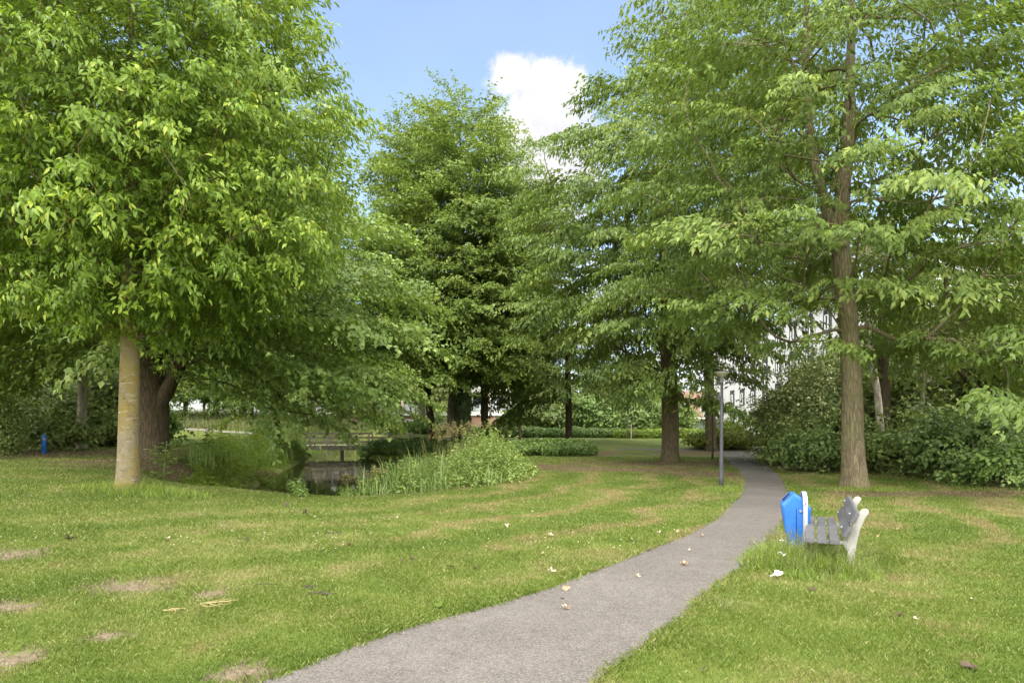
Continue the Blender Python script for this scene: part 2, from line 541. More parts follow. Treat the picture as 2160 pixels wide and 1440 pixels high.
def lawn_colour(k, blades=False):
    pos = k.n('ShaderNodeNewGeometry').outputs['Position']
    px_, py_, pz_ = k.sep(pos)
    flat = k.comb(px_, py_, 0.0)
    big = k.noise(flat, 0.33, 5.0, 0.6)
    mid = k.noise(flat, 1.7, 5.0, 0.62)
    fin = k.noise(flat, 14.0, 4.0, 0.65)
    vf = k.noise(k.vmath('MULTIPLY', flat, (1.0, 0.45, 1.0)), 75.0, 3.0, 0.7)
    # mown arcs swinging round the pond
    d = k.vmath('SUBTRACT', flat, (-13.3, 24.1, 0.0))
    r = k.vmath('LENGTH', d, out=1)
    wob = k.math('MULTIPLY', k.math('SUBTRACT', k.noise(flat, 0.32, 3.0, 0.5), 0.5), 3.4)
    band = k.math('SINE', k.math('MULTIPLY', k.math('ADD', r, wob), 3.6))
    band2 = k.math('SINE', k.math('MULTIPLY', k.math('ADD', r, k.math('MULTIPLY', wob, .8)), 1.9))
    dry = k.math('ADD', k.math('ADD', k.math('MULTIPLY', k.math('SUBTRACT', big, .5), 2.0), k.math('MULTIPLY', k.math('SUBTRACT', mid, .5), 1.5)),
                 k.math('ADD', k.math('MULTIPLY', band, .15), k.math('MULTIPLY', band2, .12)))
    dryf = k.math('ADD', dry, k.math('MULTIPLY', k.math('SUBTRACT', fin, .5), 0.9))
    g1 = (.066, .108, .013); g2 = (.112, .150, .024); st = (.26, .228, .100)
    c = k.mix(k.ss(-.8, .35, dryf), g1, g2)
    c = k.mix(k.math('MULTIPLY', k.ss(-.08, 0.85, dryf), 0.85), c, st)
    if not blades:
        c = k.mix(k.math('MULTIPLY', k.ss(.62, .36, vf), .5), c, (.055, .062, .018))
        c = k.mix(k.math('MULTIPLY', k.ss(.56, .75, vf), .45), c, (.33, .31, .14))
    # thatch bruised brown in the dry swaths
    br = k.ss(.25, .75, k.math('ADD', k.math('MULTIPLY', band, .3), k.math('ADD', k.math('MULTIPLY', k.math('SUBTRACT', mid, .5), 2.2), k.math('MULTIPLY', k.math('SUBTRACT', fin, .5), 1.2))))
    zone = k.math('MULTIPLY', k.ss(-4.5, 0.5, px_), k.math('MULTIPLY', k.ss(8.0, 10.5, py_), k.ss(30.0, 22.0, py_)))
    trk = k.ss(.05, .75, k.math('ADD', k.math('MULTIPLY', band, .62), k.math('ADD', k.math('MULTIPLY', k.math('SUBTRACT', mid, .5), 1.8), k.math('MULTIPLY', k.math('SUBTRACT', fin, .5), .9))))
    c = k.mix(k.math('MULTIPLY', br, .45), c, (.15, .115, .048))
    c = k.mix(k.math('MULTIPLY', k.math('MULTIPLY', trk, zone), .62), c, (.20, .155, .070))
    def ell(lst, amp):
        o = None
        for (ex, ey, rx, ry) in lst:
            q = k.vmath('LENGTH', k.vmath('DIVIDE', k.vmath('SUBTRACT', flat, (ex, ey, 0)), (rx, ry, 1)), out=1)
            o = q if o is None else k.math('MINIMUM', o, q)
        return o
    sl = k.math('ADD', ell(SOIL_E, 1), k.math('ADD', k.math('MULTIPLY', k.math('SUBTRACT', k.noise(flat, 5.5, 7., .72, dist=1.2), .5), 4.6), k.math('MULTIPLY', k.math('SUBTRACT', fin, .5), .8)))
    soilc = k.mix(k.ss(.3, .7, fin), (.115, .082, .058), (.21, .16, .118))
    c = k.mix(k.math('MULTIPLY', k.ss(1.15, .55, sl), .45 if blades else .92), c, soilc)
    lt = k.math('ADD', ell(LITTER_SHADE_E, 1), k.math('ADD', k.math('MULTIPLY', k.math('SUBTRACT', k.noise(k.vmath('MULTIPLY', flat, (.5, 1.2, 1)), .8, 5., .62), .5), 2.6), k.math('MULTIPLY', k.math('SUBTRACT', fin, .5), .8)))
    litter_shade_c = k.mix(k.ss(.35, .65, vf), (.075, .050, .030), (.17, .12, .075))
    c = k.mix(k.math('MULTIPLY', k.ss(1.05, .45, lt), .75 if blades else .88), c, litter_shade_c)
    return c, fin, vf, mid


m, k, out = new_mat('lawn')
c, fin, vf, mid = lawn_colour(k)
h = k.math('ADD', k.math('MULTIPLY', vf, .6), k.math('MULTIPLY', fin, .5))
princ(k, out, c, .85, .1, normal=k.bump(h, .8, .03))
M['lawn'] = m

m, k, out = new_mat('lawn_blade')
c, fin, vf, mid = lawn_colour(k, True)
a = k.n('ShaderNodeAttribute'); a.attribute_name = 'tint'
c = k.mix(k.math('MULTIPLY', k.ss(.80, 1.0, a.outputs['Fac']), .5), c, (.28, .25, .12))
hs = k.n('ShaderNodeHueSaturation')
k.put(hs.inputs['Value'], k.math('ADD', .95, k.math('MULTIPLY', a.outputs['Fac'], .60)))
k.put(hs.inputs['Color'], c)
p = k.n('ShaderNodeBsdfPrincipled')
k.put(p.inputs['Base Color'], hs.outputs[0]); p.inputs['Roughness'].default_value = .5; p.inputs['Specular IOR Level'].default_value = .25
tr = k.n('ShaderNodeBsdfTranslucent'); k.put(tr.inputs['Color'], hs.outputs[0])
mx = k.n('ShaderNodeMixShader'); mx.inputs[0].default_value = .3
k.L.new(p.outputs[0], mx.inputs[1]); k.L.new(tr.outputs[0], mx.inputs[2]); k.L.new(mx.outputs[0], out.inputs[0])
M['blade'] = m

m, k, out = new_mat('asphalt')
pos = k.n('ShaderNodeNewGeometry').outputs['Position']
n1 = k.noise(pos, .8, 5., .6); n2 = k.noise(pos, 5., 5., .65)
v1 = k.voro(pos, 95., out=1); vd = k.voro(pos, 95.)
n3 = k.noise(pos, 150., 3., .7)
c = k.mix(k.ss(.3, .7, n1), (.098, .086, .076), (.130, .115, .102))
c = k.mix(k.math('MULTIPLY', k.ss(.45, .72, n2), .55), c, (.078, .066, .058))
sp = k.sep(v1)[0]
c = k.mix(k.math('MULTIPLY', k.ss(.55, 1.0, sp), .55), c, (.20, .18, .16))
c = k.mix(k.math('MULTIPLY', k.ss(.4, .0, sp), .6), c, (.045, .04, .037))
c = k.mix(k.math('MULTIPLY', k.ss(.58, .72, k.noise(pos, 2.3, 6., .7)), .5), c, (.085, .062, .042))
princ(k, out, c, .85, .25, normal=k.bump(k.math('ADD', k.math('MULTIPLY', vd, -.8), n3), .7, .006))
M['asphalt'] = m

m, k, out = new_mat('pond_water')
pos = k.n('ShaderNodeNewGeometry').outputs['Position']
n = k.noise(k.vmath('MULTIPLY', pos, (1., .6, 1.)), 1.6, 4., .5)
p = princ(k, out, k.mix(k.noise(pos, .5, 3., .5), (.012, .014, .007), (.020, .022, .010)), .04, .5, normal=k.bump(n, .03, .02))
M['water'] = m

M['blue'] = simple_mat('blue_plastic', (.022, .13, .44), .5, .4, .14, 5., .08, dirt=(.10, .20, .38), dirt_amt=.6)
M['blue_dark'] = simple_mat('dark_opening', (.006, .008, .016), .8, .2, .1)
M['galv'] = simple_mat('galvanised_steel', (.36, .37, .39), .5, .5, .12, 9., .05, .4, dirt=(.35, .35, .35))
M['lamp_grey'] = simple_mat('lamp_post_grey', (.055, .057, .063), .5, .4, .12, 7., .05, dirt=(.10, .10, .09))
M['lamp_dark'] = simple_mat('lamp_post_dark', (.05, .05, .055), .6, .3, .15, 8.)
M['lamp_glass'] = simple_mat('dusty_diffuser', (.30, .29, .21), .4, .5, .15, 5.)
M['plank'] = simple_mat('grey_plastic_plank', (.088, .088, .092), .6, .3, .22, 5., .3, dirt=(.15, .15, .145), dirt_amt=.5, stretch=(1, .25, 1))
M['concrete'] = simple_mat('white_concrete', (.33, .32, .29), .8, .25, .10, 5., .25, dirt=(.36, .34, .27), dirt_amt=.55)
M['wood'] = simple_mat('weathered_wood', (.46, .41, .335), .85, .2, .25, 5., .5, dirt=(.14, .13, .08), dirt_amt=.4)
M['render'] = simple_mat('white_render', (.50, .49, .48), .9, .2, .06, .5, .05, dirt=(.55, .54, .52), dirt_amt=.3)
M['trim'] = simple_mat('dark_window_trim', (.06, .065, .075), .5, .4, .1)
M['white_paint'] = simple_mat('white_paint', (.76, .76, .75), .4, .4, .05)
M['glass'] = simple_mat('window_glass', (.055, .065, .075), .08, .6, .2, 1.)
M['shed_grey'] = simple_mat('grey_cladding', (.15, .17, .165), .7, .3, .15, 3., stretch=(.2, .2, 6))
M['car_white'] = simple_mat('white_car_paint', (.74, .75, .76), .25, .6, .03)
M['tyre'] = simple_mat('tyre_rubber', (.03, .03, .03), .8, .2, .1)
M['cream_wall'] = simple_mat('cream_wall', (.62, .55, .42), .85, .2, .08, .8)
M['grey_panel'] = simple_mat('grey_balcony_panel', (.45, .48, .50), .5, .4, .08, 1.)
M['paper'] = simple_mat('white_paper', (.82, .81, .80), .8, .2, .05)
M['dead_leaf'] = simple_mat('dead_leaf', (.33, .23, .14), .75, .25, .30, 14., .4)
M['pale_leaf'] = simple_mat('pale_dead_leaf', (.46, .37, .26), .75, .25, .25, 14., .4)
M['dark_leaf'] = simple_mat('dark_dead_leaf', (.075, .055, .035), .8, .2, .35, 14., .4)
M['twig'] = simple_mat('dead_twig', (.06, .048, .035), .85, .2, .3, 20., .3)
M['soil'] = simple_mat('dark_bank_soil', (.06, .045, .03), .95, .1, .4, 6., .5)
M['flower'] = simple_mat('white_petals', (.75, .74, .66), .7, .2, .08)

m, k, out = new_mat('red_brick')
tcx = k.n('ShaderNodeTexCoord').outputs['Object']
bx, by, bz = k.sep(tcx)
bt = k.n('ShaderNodeTexBrick')
k.put(bt.inputs['Vector'], k.comb(k.math('ADD', bx, by), bz, 0.0))
bt.inputs['Color1'].default_value = (.24, .115, .08, 1); bt.inputs['Color2'].default_value = (.30, .155, .11, 1); bt.inputs['Mortar'].default_value = (.36, .30, .26, 1)
bt.inputs['Scale'].default_value = 3.2
princ(k, out, bt.outputs[0], .9, .2)
M['brick'] = m

# ------------------------------------------------------------------ ground sheet, water, paths
def lines(segs):
    o = []
    for a, b, s in segs:
        o += list(np.arange(a, b, s))
    o.append(segs[-1][1])
    return np.array(o)


gx = lines([(-900, -200, 140), (-200, -60, 10), (-60, -24, 2), (-24, 8, .4), (8, 24, .8), (24, 60, 3), (60, 200, 14), (200, 900, 140)])
gy = lines([(-300, -20, 40), (-20, 2, 2), (2, 15, .5), (15, 68, .45), (68, 110, 2), (110, 200, 10), (200, 1400, 150)])
XX, YY = np.meshgrid(gx, gy)
ZZ = gz(XX, YY)
V = np.stack([XX.ravel(), YY.ravel(), ZZ.ravel()], 1)
nx, ny = len(gx), len(gy)
ii = (np.arange(ny - 1)[:, None] * nx + np.arange(nx - 1)[None, :]).ravel()
Q = np.stack([ii, ii + 1, ii + nx + 1, ii + nx], 1)
ground = mesh_np('ground', V, [Q], M['lawn'], smooth=True)
tag(ground, kind='structure')

wx = POND[:, 0].copy(); wy = POND[:, 1].copy()
cxm, cym = wx.mean(), wy.mean()
mb = MB()
mb.add([(-22, 17, WATER_Z), (2, 17, WATER_Z), (2, 68, WATER_Z), (-22, 68, WATER_Z)], [(0, 1, 2, 3)])
water = mb.build('water', M['water'])
tag(water, kind='structure')


def catmull(P, n):
    P = np.array(P, float)
    seg = np.linalg.norm(np.diff(P, axis=0), axis=1); t = np.concatenate([[0], np.cumsum(seg)])
    tt = np.linspace(0, t[-1], n)
    Pe = np.vstack([2 * P[0] - P[1], P, 2 * P[-1] - P[-2]])
    o = np.zeros((n, P.shape[1]))
    for i, q in enumerate(tt):
        j = min(np.searchsorted(t, q, side='right') - 1, len(P) - 2)
        s = (q - t[j]) / max(seg[j], 1e-9)
        p0, p1, p2, p3 = Pe[j], Pe[j + 1], Pe[j + 2], Pe[j + 3]
        o[i] = .5 * ((2 * p1) + (-p0 + p2) * s + (2 * p0 - 5 * p1 + 4 * p2 - p3) * s * s + (-p0 + 3 * p1 - 3 * p2 + p3) * s ** 3)
    return o


rng = np.random.default_rng(5)


def ribbon(name, left, right, n, mat, lift=.012, jit=0.03, cross=6):
    Lc = catmull(left, n); Rc = catmull(right, n)
    def smooth_noise(n):
        a = rng.normal(size=n); b = np.convolve(a, np.ones(5) / 5, 'same') + .6 * np.convolve(a, np.ones(15) / 15, 'same') * 2
        return b
    d = (Rc - Lc); d /= np.linalg.norm(d, axis=1)[:, None]
    Lc = Lc + d * (smooth_noise(n) * jit)[:, None]
    Rc = Rc + d * (smooth_noise(n) * jit)[:, None]
    ts = np.linspace(0, 1, cross)
    P = Lc[:, None, :] * (1 - ts)[None, :, None] + Rc[:, None, :] * ts[None, :, None]
    zz = gz(P[..., 0], P[..., 1]) + lift
    Vv = np.concatenate([P, zz[..., None]], 2).reshape(-1, 3)
    i0 = (np.arange(n - 1)[:, None] * cross + np.arange(cross - 1)[None, :]).ravel()
    return mesh_np(name, Vv, [np.stack([i0, i0 + 1, i0 + cross + 1, i0 + cross], 1)], mat), Lc, Rc


LE = [(-5.2, 1.5), (-3.3, 3.2)] + [at(*q)[:2] for q in ((560, 1440), (720, 1378), (870, 1325), (1075, 1268), (1240, 1210), (1365, 1164), (1453, 1128), (1512, 1093), (1556, 1048), (1569, 1020), (1558, 995), (1534, 972), (1528, 962))]
RE = [(-1.6, .6), (-.3, 2.6)] + [at(*q)[:2] for q in ((1262, 1440), (1322, 1390), (1410, 1325), (1480, 1265), (1560, 1205), (1603, 1165), (1645, 1120), (1668, 1075), (1662, 1030), (1641, 1002), (1612, 978), (1596, 966), (1592, 958))]
LE += [(13.6, 41.5), (17, 44.5), (24, 46)]; RE += [(15.6, 39.4), (18.5, 42.5), (25, 44)]
path, PL, PR = ribbon('path', LE, RE, 420, M['asphalt'])
tag(path, kind='structure')
p2, _, _ = ribbon('path', [at(1300, 945)[:2], at(1400, 946)[:2], at(1500, 947)[:2], at(1562, 950)[:2]], [at(1300, 948)[:2], at(1400, 949.5)[:2], at(1500, 951)[:2], at(1560, 956)[:2]], 60, M['asphalt'], lift=.016)
tag(p2, kind='structure')
FP = [(-70, 56), (-40, 54), (-30, 53), (-25, 51), (-20.5, 48.5), (-16.2, 47.4)]
p3, _, _ = ribbon('path', [(a, b + .9) for a, b in FP], [(a, b - .9) for a, b in FP], 80, simple_mat('pale_gravel', (.20, .18, .15), .9, .2, .15, 4.), lift=.03, jit=.01)
tag(p3, kind='structure')

PATH_POLY = np.vstack([PL, PR[::-1]])


# ------------------------------------------------------------------ leaves
def nrm(a):
    return a / (np.linalg.norm(a, axis=-1, keepdims=True) + 1e-9)


def leaf_geo(P, D, N, L, W, tint, fine=False, fold=.22, droop=.18):
    D = nrm(D); S = nrm(np.cross(D, N)); Nn = np.cross(S, D)
    L = L[:, None]; W = W[:, None]
    n = len(P)
    if not fine:
        B = P; Rr = P + D * L * .42 + S * W + Nn * W * fold; T = P + D * L - Nn * L * droop; Lf = P + D * L * .42 - S * W + Nn * W * fold
        V = np.stack([B, Rr, T, Lf], 1).reshape(-1, 3)
        b = np.arange(n)[:, None] * 4
        F_ = np.concatenate([b + [[0, 1, 2]], b + [[0, 2, 3]]], 1).reshape(-1, 3)
        return V, F_, np.repeat(tint, 4)
    B = P; R1 = P + D * L * .32 + S * W + Nn * W * fold; L1 = P + D * L * .32 - S * W + Nn * W * fold
    R2 = P + D * L * .66 + S * W * .72 + Nn * (W * fold * .7 - L * droop * .3); L2 = P + D * L * .66 - S * W * .72 + Nn * (W * fold * .7 - L * droop * .3)
    C = P + D * L * .5 - Nn * L * droop * .12
    T = P + D * L - Nn * L * droop
    V = np.stack([B, R1, R2, T, L2, L1, C], 1).reshape(-1, 3)
    b = np.arange(n)[:, None] * 7
    F_ = np.concatenate([b + [[0, 1, 6]], b + [[1, 2, 6]], b + [[2, 3, 6]], b + [[3, 4, 6]], b + [[4, 5, 6]], b + [[5, 0, 6]]], 1).reshape(-1, 3)
    return V, F_, np.repeat(tint, 7)


def spray(rg, twigs=8, leaves=22, L=.16, W=.03, length=1.1, width=.55, hang=.6, up=.5, flat=.35, jit=.35, pj=.035, tz=.22, td=.55):
    """one bough end: outward is +X, up is +Z; returns leaf frames"""
    P = []; D = []; N = []; Ls = []
    for t in range(twigs):
        s = (t + rg.random()) / twigs
        side = -1 if t % 2 else 1
        ang = side * (0.25 + .75 * rg.random()) * (1.15 - .7 * s)
        base = np.array([-.45 + s * length * .8, side * .03, flat * (.35 * math.sin(s * 2.6)) + rg.normal() * flat * .25])
        tl = (.32 + .38 * rg.random()) * (1.1 - .35 * s) * width / .55
        d0 = np.array([math.cos(ang), math.sin(ang), tz + rg.normal() * tz])
        nl = max(3, int(leaves * (.7 + .6 * rg.random())))
        for i in range(nl):
            f = (i + .3 + .5 * rg.random()) / nl
            p = base + d0 * tl * f + np.array([0, 0, -td * tl * f * f])
            sd = -1 if i % 2 else 1
            sdir = np.array([-d0[1], d0[0], 0]) * sd
            d = d0 * .55 + sdir * (.55 * rg.random() + .2) + np.array([0, 0, -hang * (.4 + .9 * rg.random())]) + rg.normal(size=3) * jit
            nn = np.array([.25, 0, up]) + sdir * .15 + rg.normal(size=3) * jit
            P.append(p + rg.normal(size=3) * pj); D.append(d); N.append(nn); Ls.append(L * (.65 + .6 * rg.random()))
    Ls = np.array(Ls)
    return np.array(P), np.array(D), np.array(N), Ls, Ls * (W / L)


def rot_zyx(az, pitch, roll):
    ca, sa = np.cos(az), np.sin(az); cp, sp = np.cos(pitch), np.sin(pitch); cr, sr = np.cos(roll), np.sin(roll)
    Rz = np.zeros((len(az), 3, 3)); Rz[:, 0, 0] = ca; Rz[:, 0, 1] = -sa; Rz[:, 1, 0] = sa; Rz[:, 1, 1] = ca; Rz[:, 2, 2] = 1
    Ry = np.zeros_like(Rz); Ry[:, 0, 0] = cp; Ry[:, 0, 2] = -sp; Ry[:, 2, 0] = sp; Ry[:, 2, 2] = cp; Ry[:, 1, 1] = 1
    Rx = np.zeros_like(Rz); Rx[:, 0, 0] = 1; Rx[:, 1, 1] = cr; Rx[:, 1, 2] = -sr; Rx[:, 2, 1] = sr; Rx[:, 2, 2] = cr
    return Rz @ Ry @ Rx


def clump_leaves(C, az, pitch, scale, templates, rg, fine=False, keep=1.0, tvar=.28, droop=.18):
    """instances spray templates on clump centres, all joined"""
    Vs = []; Fs = []; Ts = []; off = 0
    n = len(C)
    which = rg.integers(0, len(templates), n)
    Rm = rot_zyx(az, pitch, rg.normal(size=n) * .25)
    ct = rg.random(n)
    for t, (P, D, N, L, W) in enumerate(templates):
        idx = np.nonzero(which == t)[0]
        if not len(idx): continue
        m_ = len(P)
        PP = np.einsum('cij,mj->cmi', Rm[idx], P) * scale[idx][:, None, None] + C[idx][:, None, :]
        DD = np.einsum('cij,mj->cmi', Rm[idx], D); NN = np.einsum('cij,mj->cmi', Rm[idx], N)
        tint = np.clip(.10 + .48 * ct[idx][:, None] + tvar * rg.normal(size=(len(idx), m_)) + .20, 0, 1)
        sL = scale[idx][:, None]
        LL = np.tile(L, (len(idx), 1)) * (.85 + .3 * rg.random((len(idx), m_))) * sL
        WW = np.tile(W, (len(idx), 1)) * (.85 + .3 * rg.random((len(idx), m_))) * sL
        v, f, tt = leaf_geo(PP.reshape(-1, 3), DD.reshape(-1, 3), NN.reshape(-1, 3), LL.ravel(), WW.ravel(), tint.ravel(), fine, droop=droop)
        Vs.append(v); Fs.append(f + off); Ts.append(tt); off += len(v)
    return np.concatenate(Vs), np.concatenate(Fs), np.concatenate(Ts)


def sample_crown(blobs, spacing, rg, inner=.3, tries=40000, rough=.22, maxn=4000, tier=0.0, slope=.2, axis=(0, 0), zf=1.25):
    """clump centres spread through a union of ellipsoids, mostly near its outside"""
    B = np.array(blobs, float)
    vol = B[:, 3] * B[:, 4] * B[:, 5]
    pick = rg.choice(len(B), tries, p=vol / vol.sum())
    q = rg.normal(size=(tries, 3)); q = nrm(q) * (rg.random((tries, 1)) ** (1 / 3))
    P = B[pick, :3] + q * B[pick, 3:6]
    d = np.sqrt((((P[:, None, :] - B[None, :, :3]) / B[None, :, 3:6]) ** 2).sum(2))
    rho = d.min(1)
    ph = rg.random(6) * 6.28
    lump = rough * (np.sin(P[:, 0] * .9 + ph[0]) * np.sin(P[:, 2] * 1.1 + ph[1]) + .7 * np.sin(P[:, 1] * 1.3 + ph[2]) * np.sin(P[:, 0] * 1.7 + P[:, 2] * .9 + ph[3]))
    ok = rho + lump < 1.0
    pr = np.where(rho > .55, 1.0, inner)
    ok &= rg.random(tries) < pr
    P = P[ok]
    if tier > 0:
        dx_, dy_ = P[:, 0] - axis[0], P[:, 1] - axis[1]
        r_ = np.hypot(dx_, dy_); az_ = np.arctan2(dy_, dx_)
        sl = slope * np.clip(r_ - 1.0, 0, 9) ** 1.15
        phs = tier * (.5 * np.sin(az_ * 2 + ph[4]) + .45 * np.sin(az_ * 3 + ph[5]) + .3 * np.sin(az_ * 5 + ph[1] + r_ * .5))
        bz = P[:, 2] + sl - phs
        P[:, 2] = np.round(bz / tier) * tier + phs - sl + rg.normal(size=len(P)) * .19 * tier
    cell = {}
    out = []
    s2 = spacing * spacing
    for p in P:
        key = tuple((p // spacing).astype(int))
        good = True
        for dx in (-1, 0, 1):
            for dy in (-1, 0, 1):
                for dz in (-1, 0, 1):
                    for q_ in cell.get((key[0] + dx, key[1] + dy, key[2] + dz), ()):
                        if (q_[0] - p[0]) ** 2 + (q_[1] - p[1]) ** 2 + ((q_[2] - p[2]) * zf) ** 2 < s2:
                            good = False; break
                    if not good: break
                if not good: break
            if not good: break
        if good:
            cell.setdefault(key, []).append(p); out.append(p)
            if len(out) >= maxn: break
    return np.array(out)


def grow(trunk, C, rg, first, tip=.011, expo=2.35, arch=.25, step=.7):
    """branches joining every clump to the trunk; trunk = [(x,y,z,r)...] resampled; returns branch tube mesh"""
    T = np.array(trunk, float)
    nodes = [tuple(p[:3]) for p in T]
    parent = [-1] + list(range(len(T) - 1))
    plen = [0.0]
    for i in range(1, len(T)):
        plen.append(plen[-1] + np.linalg.norm(T[i, :3] - T[i - 1, :3]) * .35)
    is_trunk = [True] * len(T)
    allowed = [i >= first for i in range(len(T))]
    ax = np.array([np.interp(C[:, 2], T[:, 2], T[:, 0]), np.interp(C[:, 2], T[:, 2], T[:, 1])]).T
    order = np.argsort(np.linalg.norm(C[:, :2] - ax, axis=1) + .15 * np.abs(C[:, 2] - T[first, 2]))
    chains = []
    cap = 60000
    NP = np.zeros((cap, 3)); NP[:len(nodes)] = np.array(nodes)
    PLn = np.zeros(cap); PLn[:len(plen)] = plen
    AL = np.zeros(cap, bool); AL[:len(allowed)] = allowed
    cnt = len(nodes)
    par = np.full(cap, -1); par[:cnt] = parent
    end_of = np.zeros(len(C), int)
    for ci in order:
        c = C[ci]
        idx = np.nonzero(AL[:cnt])[0]
        dv = c - NP[idx]
        dl = np.linalg.norm(dv, axis=1) + 1e-6
        slope = dv[:, 2] / dl
        cost = dl * (1 + .55 * np.clip(-slope + .05, 0, 1) ** 1.0 * 1.6) + .22 * PLn[idx] + .35 * np.clip(slope - .85, 0, 1) * dl
        j = idx[np.argmin(cost)]
        p = NP[j].copy()
        L = np.linalg.norm(c - p)
        pd = NP[j] - NP[par[j]] if par[j] >= 0 else np.array([0, 0, 1.])
        pd = pd / (np.linalg.norm(pd) + 1e-9)
        dd = (c - p) / (L + 1e-9)
        ctrl = p + (dd * .6 + pd * .35 + np.array([0, 0, arch])) * L * .5
        n = max(2, int(math.ceil(L / step)))
        chain = [j]
        prev = j
        wob = rg.normal(size=3) * .05 * L
        for s in range(1, n + 1):
            t = s / n
            q = (1 - t) ** 2 * p + 2 * t * (1 - t) * ctrl + t * t * c + wob * math.sin(t * 3.14159) * (1 if s < n else 0) + rg.normal(size=3) * .02
            NP[cnt] = q; par[cnt] = prev; PLn[cnt] = PLn[prev] + L / n * .9; AL[cnt] = True
            chain.append(cnt); prev = cnt; cnt += 1
        chains.append(chain)
        end_of[ci] = prev
    acc = np.zeros(cnt)
    rad = np.zeros(cnt)
    kids = np.zeros(cnt, bool)
    for i in range(cnt - 1, -1, -1):
        r = acc[i] ** (1 / expo) if acc[i] > 0 else tip
        r = max(r, tip)
        rad[i] = r
        if par[i] >= 0:
            acc[par[i]] += r ** expo
    rad[:len(T)] = T[:, 3]
    # tubes
    V = []; Q = []; off = 0
    for ch in chains:
        pts = NP[ch]
        rr = rad[ch].copy()
        rr[0] = min(rr[1] * 1.25, rad[ch[0]] * .95)
        ns = 8 if rr[1] > .07 else 5 if rr[1] > .025 else 3
        d = np.gradient(pts, axis=0); d = nrm(d)
        up = np.where(np.abs(d[:, 2:3]) < .9, np.array([[0, 0, 1.]]), np.array([[1., 0, 0]]))
        s = nrm(np.cross(d, up)); u_ = np.cross(s, d)
        a = np.arange(ns) * 2 * math.pi / ns
        ring = pts[:, None, :] + (s[:, None, :] * np.cos(a)[None, :, None] + u_[:, None, :] * np.sin(a)[None, :, None]) * rr[:, None, None]
        V.append(ring.reshape(-1, 3))
        m_ = len(ch)
        b = (np.arange(m_ - 1)[:, None] * ns + np.arange(ns)[None, :])
        b2 = (np.arange(m_ - 1)[:, None] * ns + (np.arange(ns)[None, :] + 1) % ns)
        Q.append(np.stack([b, b2, b2 + ns, b + ns], 2).reshape(-1, 4) + off)
        off += m_ * ns
    return np.concatenate(V), np.concatenate(Q), NP, par, end_of


def trunk_mesh(pts, rg, ns=18, flare=.55, flare_h=.55, lump=.05, sub=5):
    """pts [(x,y,z,r)] from the ground up"""
    P = catmull(np.array(pts, float), max(8, len(pts) * sub))
    z0 = P[0, 2]
    a = np.arange(ns) * 2 * math.pi / ns
    ph = rg.random(8) * 6.28
    ring = []
    # extra rings near the ground for the root flare
    extra = np.array([P[0] + (P[1] - P[0]) * t for t in (0, .12, .25, .45, .7)])
    P = np.vstack([extra, P[1:]])
    P[0, 2] -= .12
    for i, (x_, y_, z_, r_) in enumerate(P):
        h_ = max(0, z_ - z0)
        fl = flare * math.exp(-h_ / (flare_h * .45))
        rt = 1 + fl * (.55 + .45 * np.sin(a * 5 + ph[0]) * .9 + .25 * np.sin(a * 3 + ph[1])) + lump * (np.sin(a * 2 + ph[2] + h_ * .5) + .6 * np.sin(a * 3 + ph[3] - h_ * .8) + .5 * np.sin(a * 7 + ph[4] + .3 * h_))
        ring.append(np.stack([x_ + np.cos(a) * r_ * rt, y_ + np.sin(a) * r_ * rt, np.full(ns, z_)], 1))
    V = np.concatenate(ring)
    m_ = len(P)
    b = (np.arange(m_ - 1)[:, None] * ns + np.arange(ns)[None, :]); b2 = (np.arange(m_ - 1)[:, None] * ns + (np.arange(ns)[None, :] + 1) % ns)
    return V, np.stack([b, b2, b2 + ns, b + ns], 2).reshape(-1, 4)


def resample(pts, n):
    return catmull(np.array(pts, float), n)


SPR = {}
_r = np.random.default_rng(11)
SPR['ash'] = [spray(_r, 13, 18, .122, .023, 1.15, .62, .85, .55, .40, .28) for _ in range(10)]
SPR['zelkova'] = [spray(_r, 16, 21, .106, .0235, 1.40, .74, .70, .65, .10, .20, .022, .06, .30) for _ in range(12)]
SPR['maple'] = [spray(_r, 16, 20, .085, .033, 1.40, .74, .45, .85, .12, .26, .025, .08, .32) for _ in range(12)]
SPR['upright'] = [spray(_r, 16, 20, .095, .027, 1.30, .70, .40, .65, .20, .30, .03, .18, .30) for _ in range(12)]
SPR['shrub'] = [spray(_r, 9, 12, .105, .042, 1.2, .66, .35, .7, .35, .35, .03, .25, .35) for _ in range(8)]
SPR['far'] = [spray(_r, 11, 16, .15, .046, 1.25, .65, .45, .6, .30, .36, .035, .15, .4) for _ in range(6)]


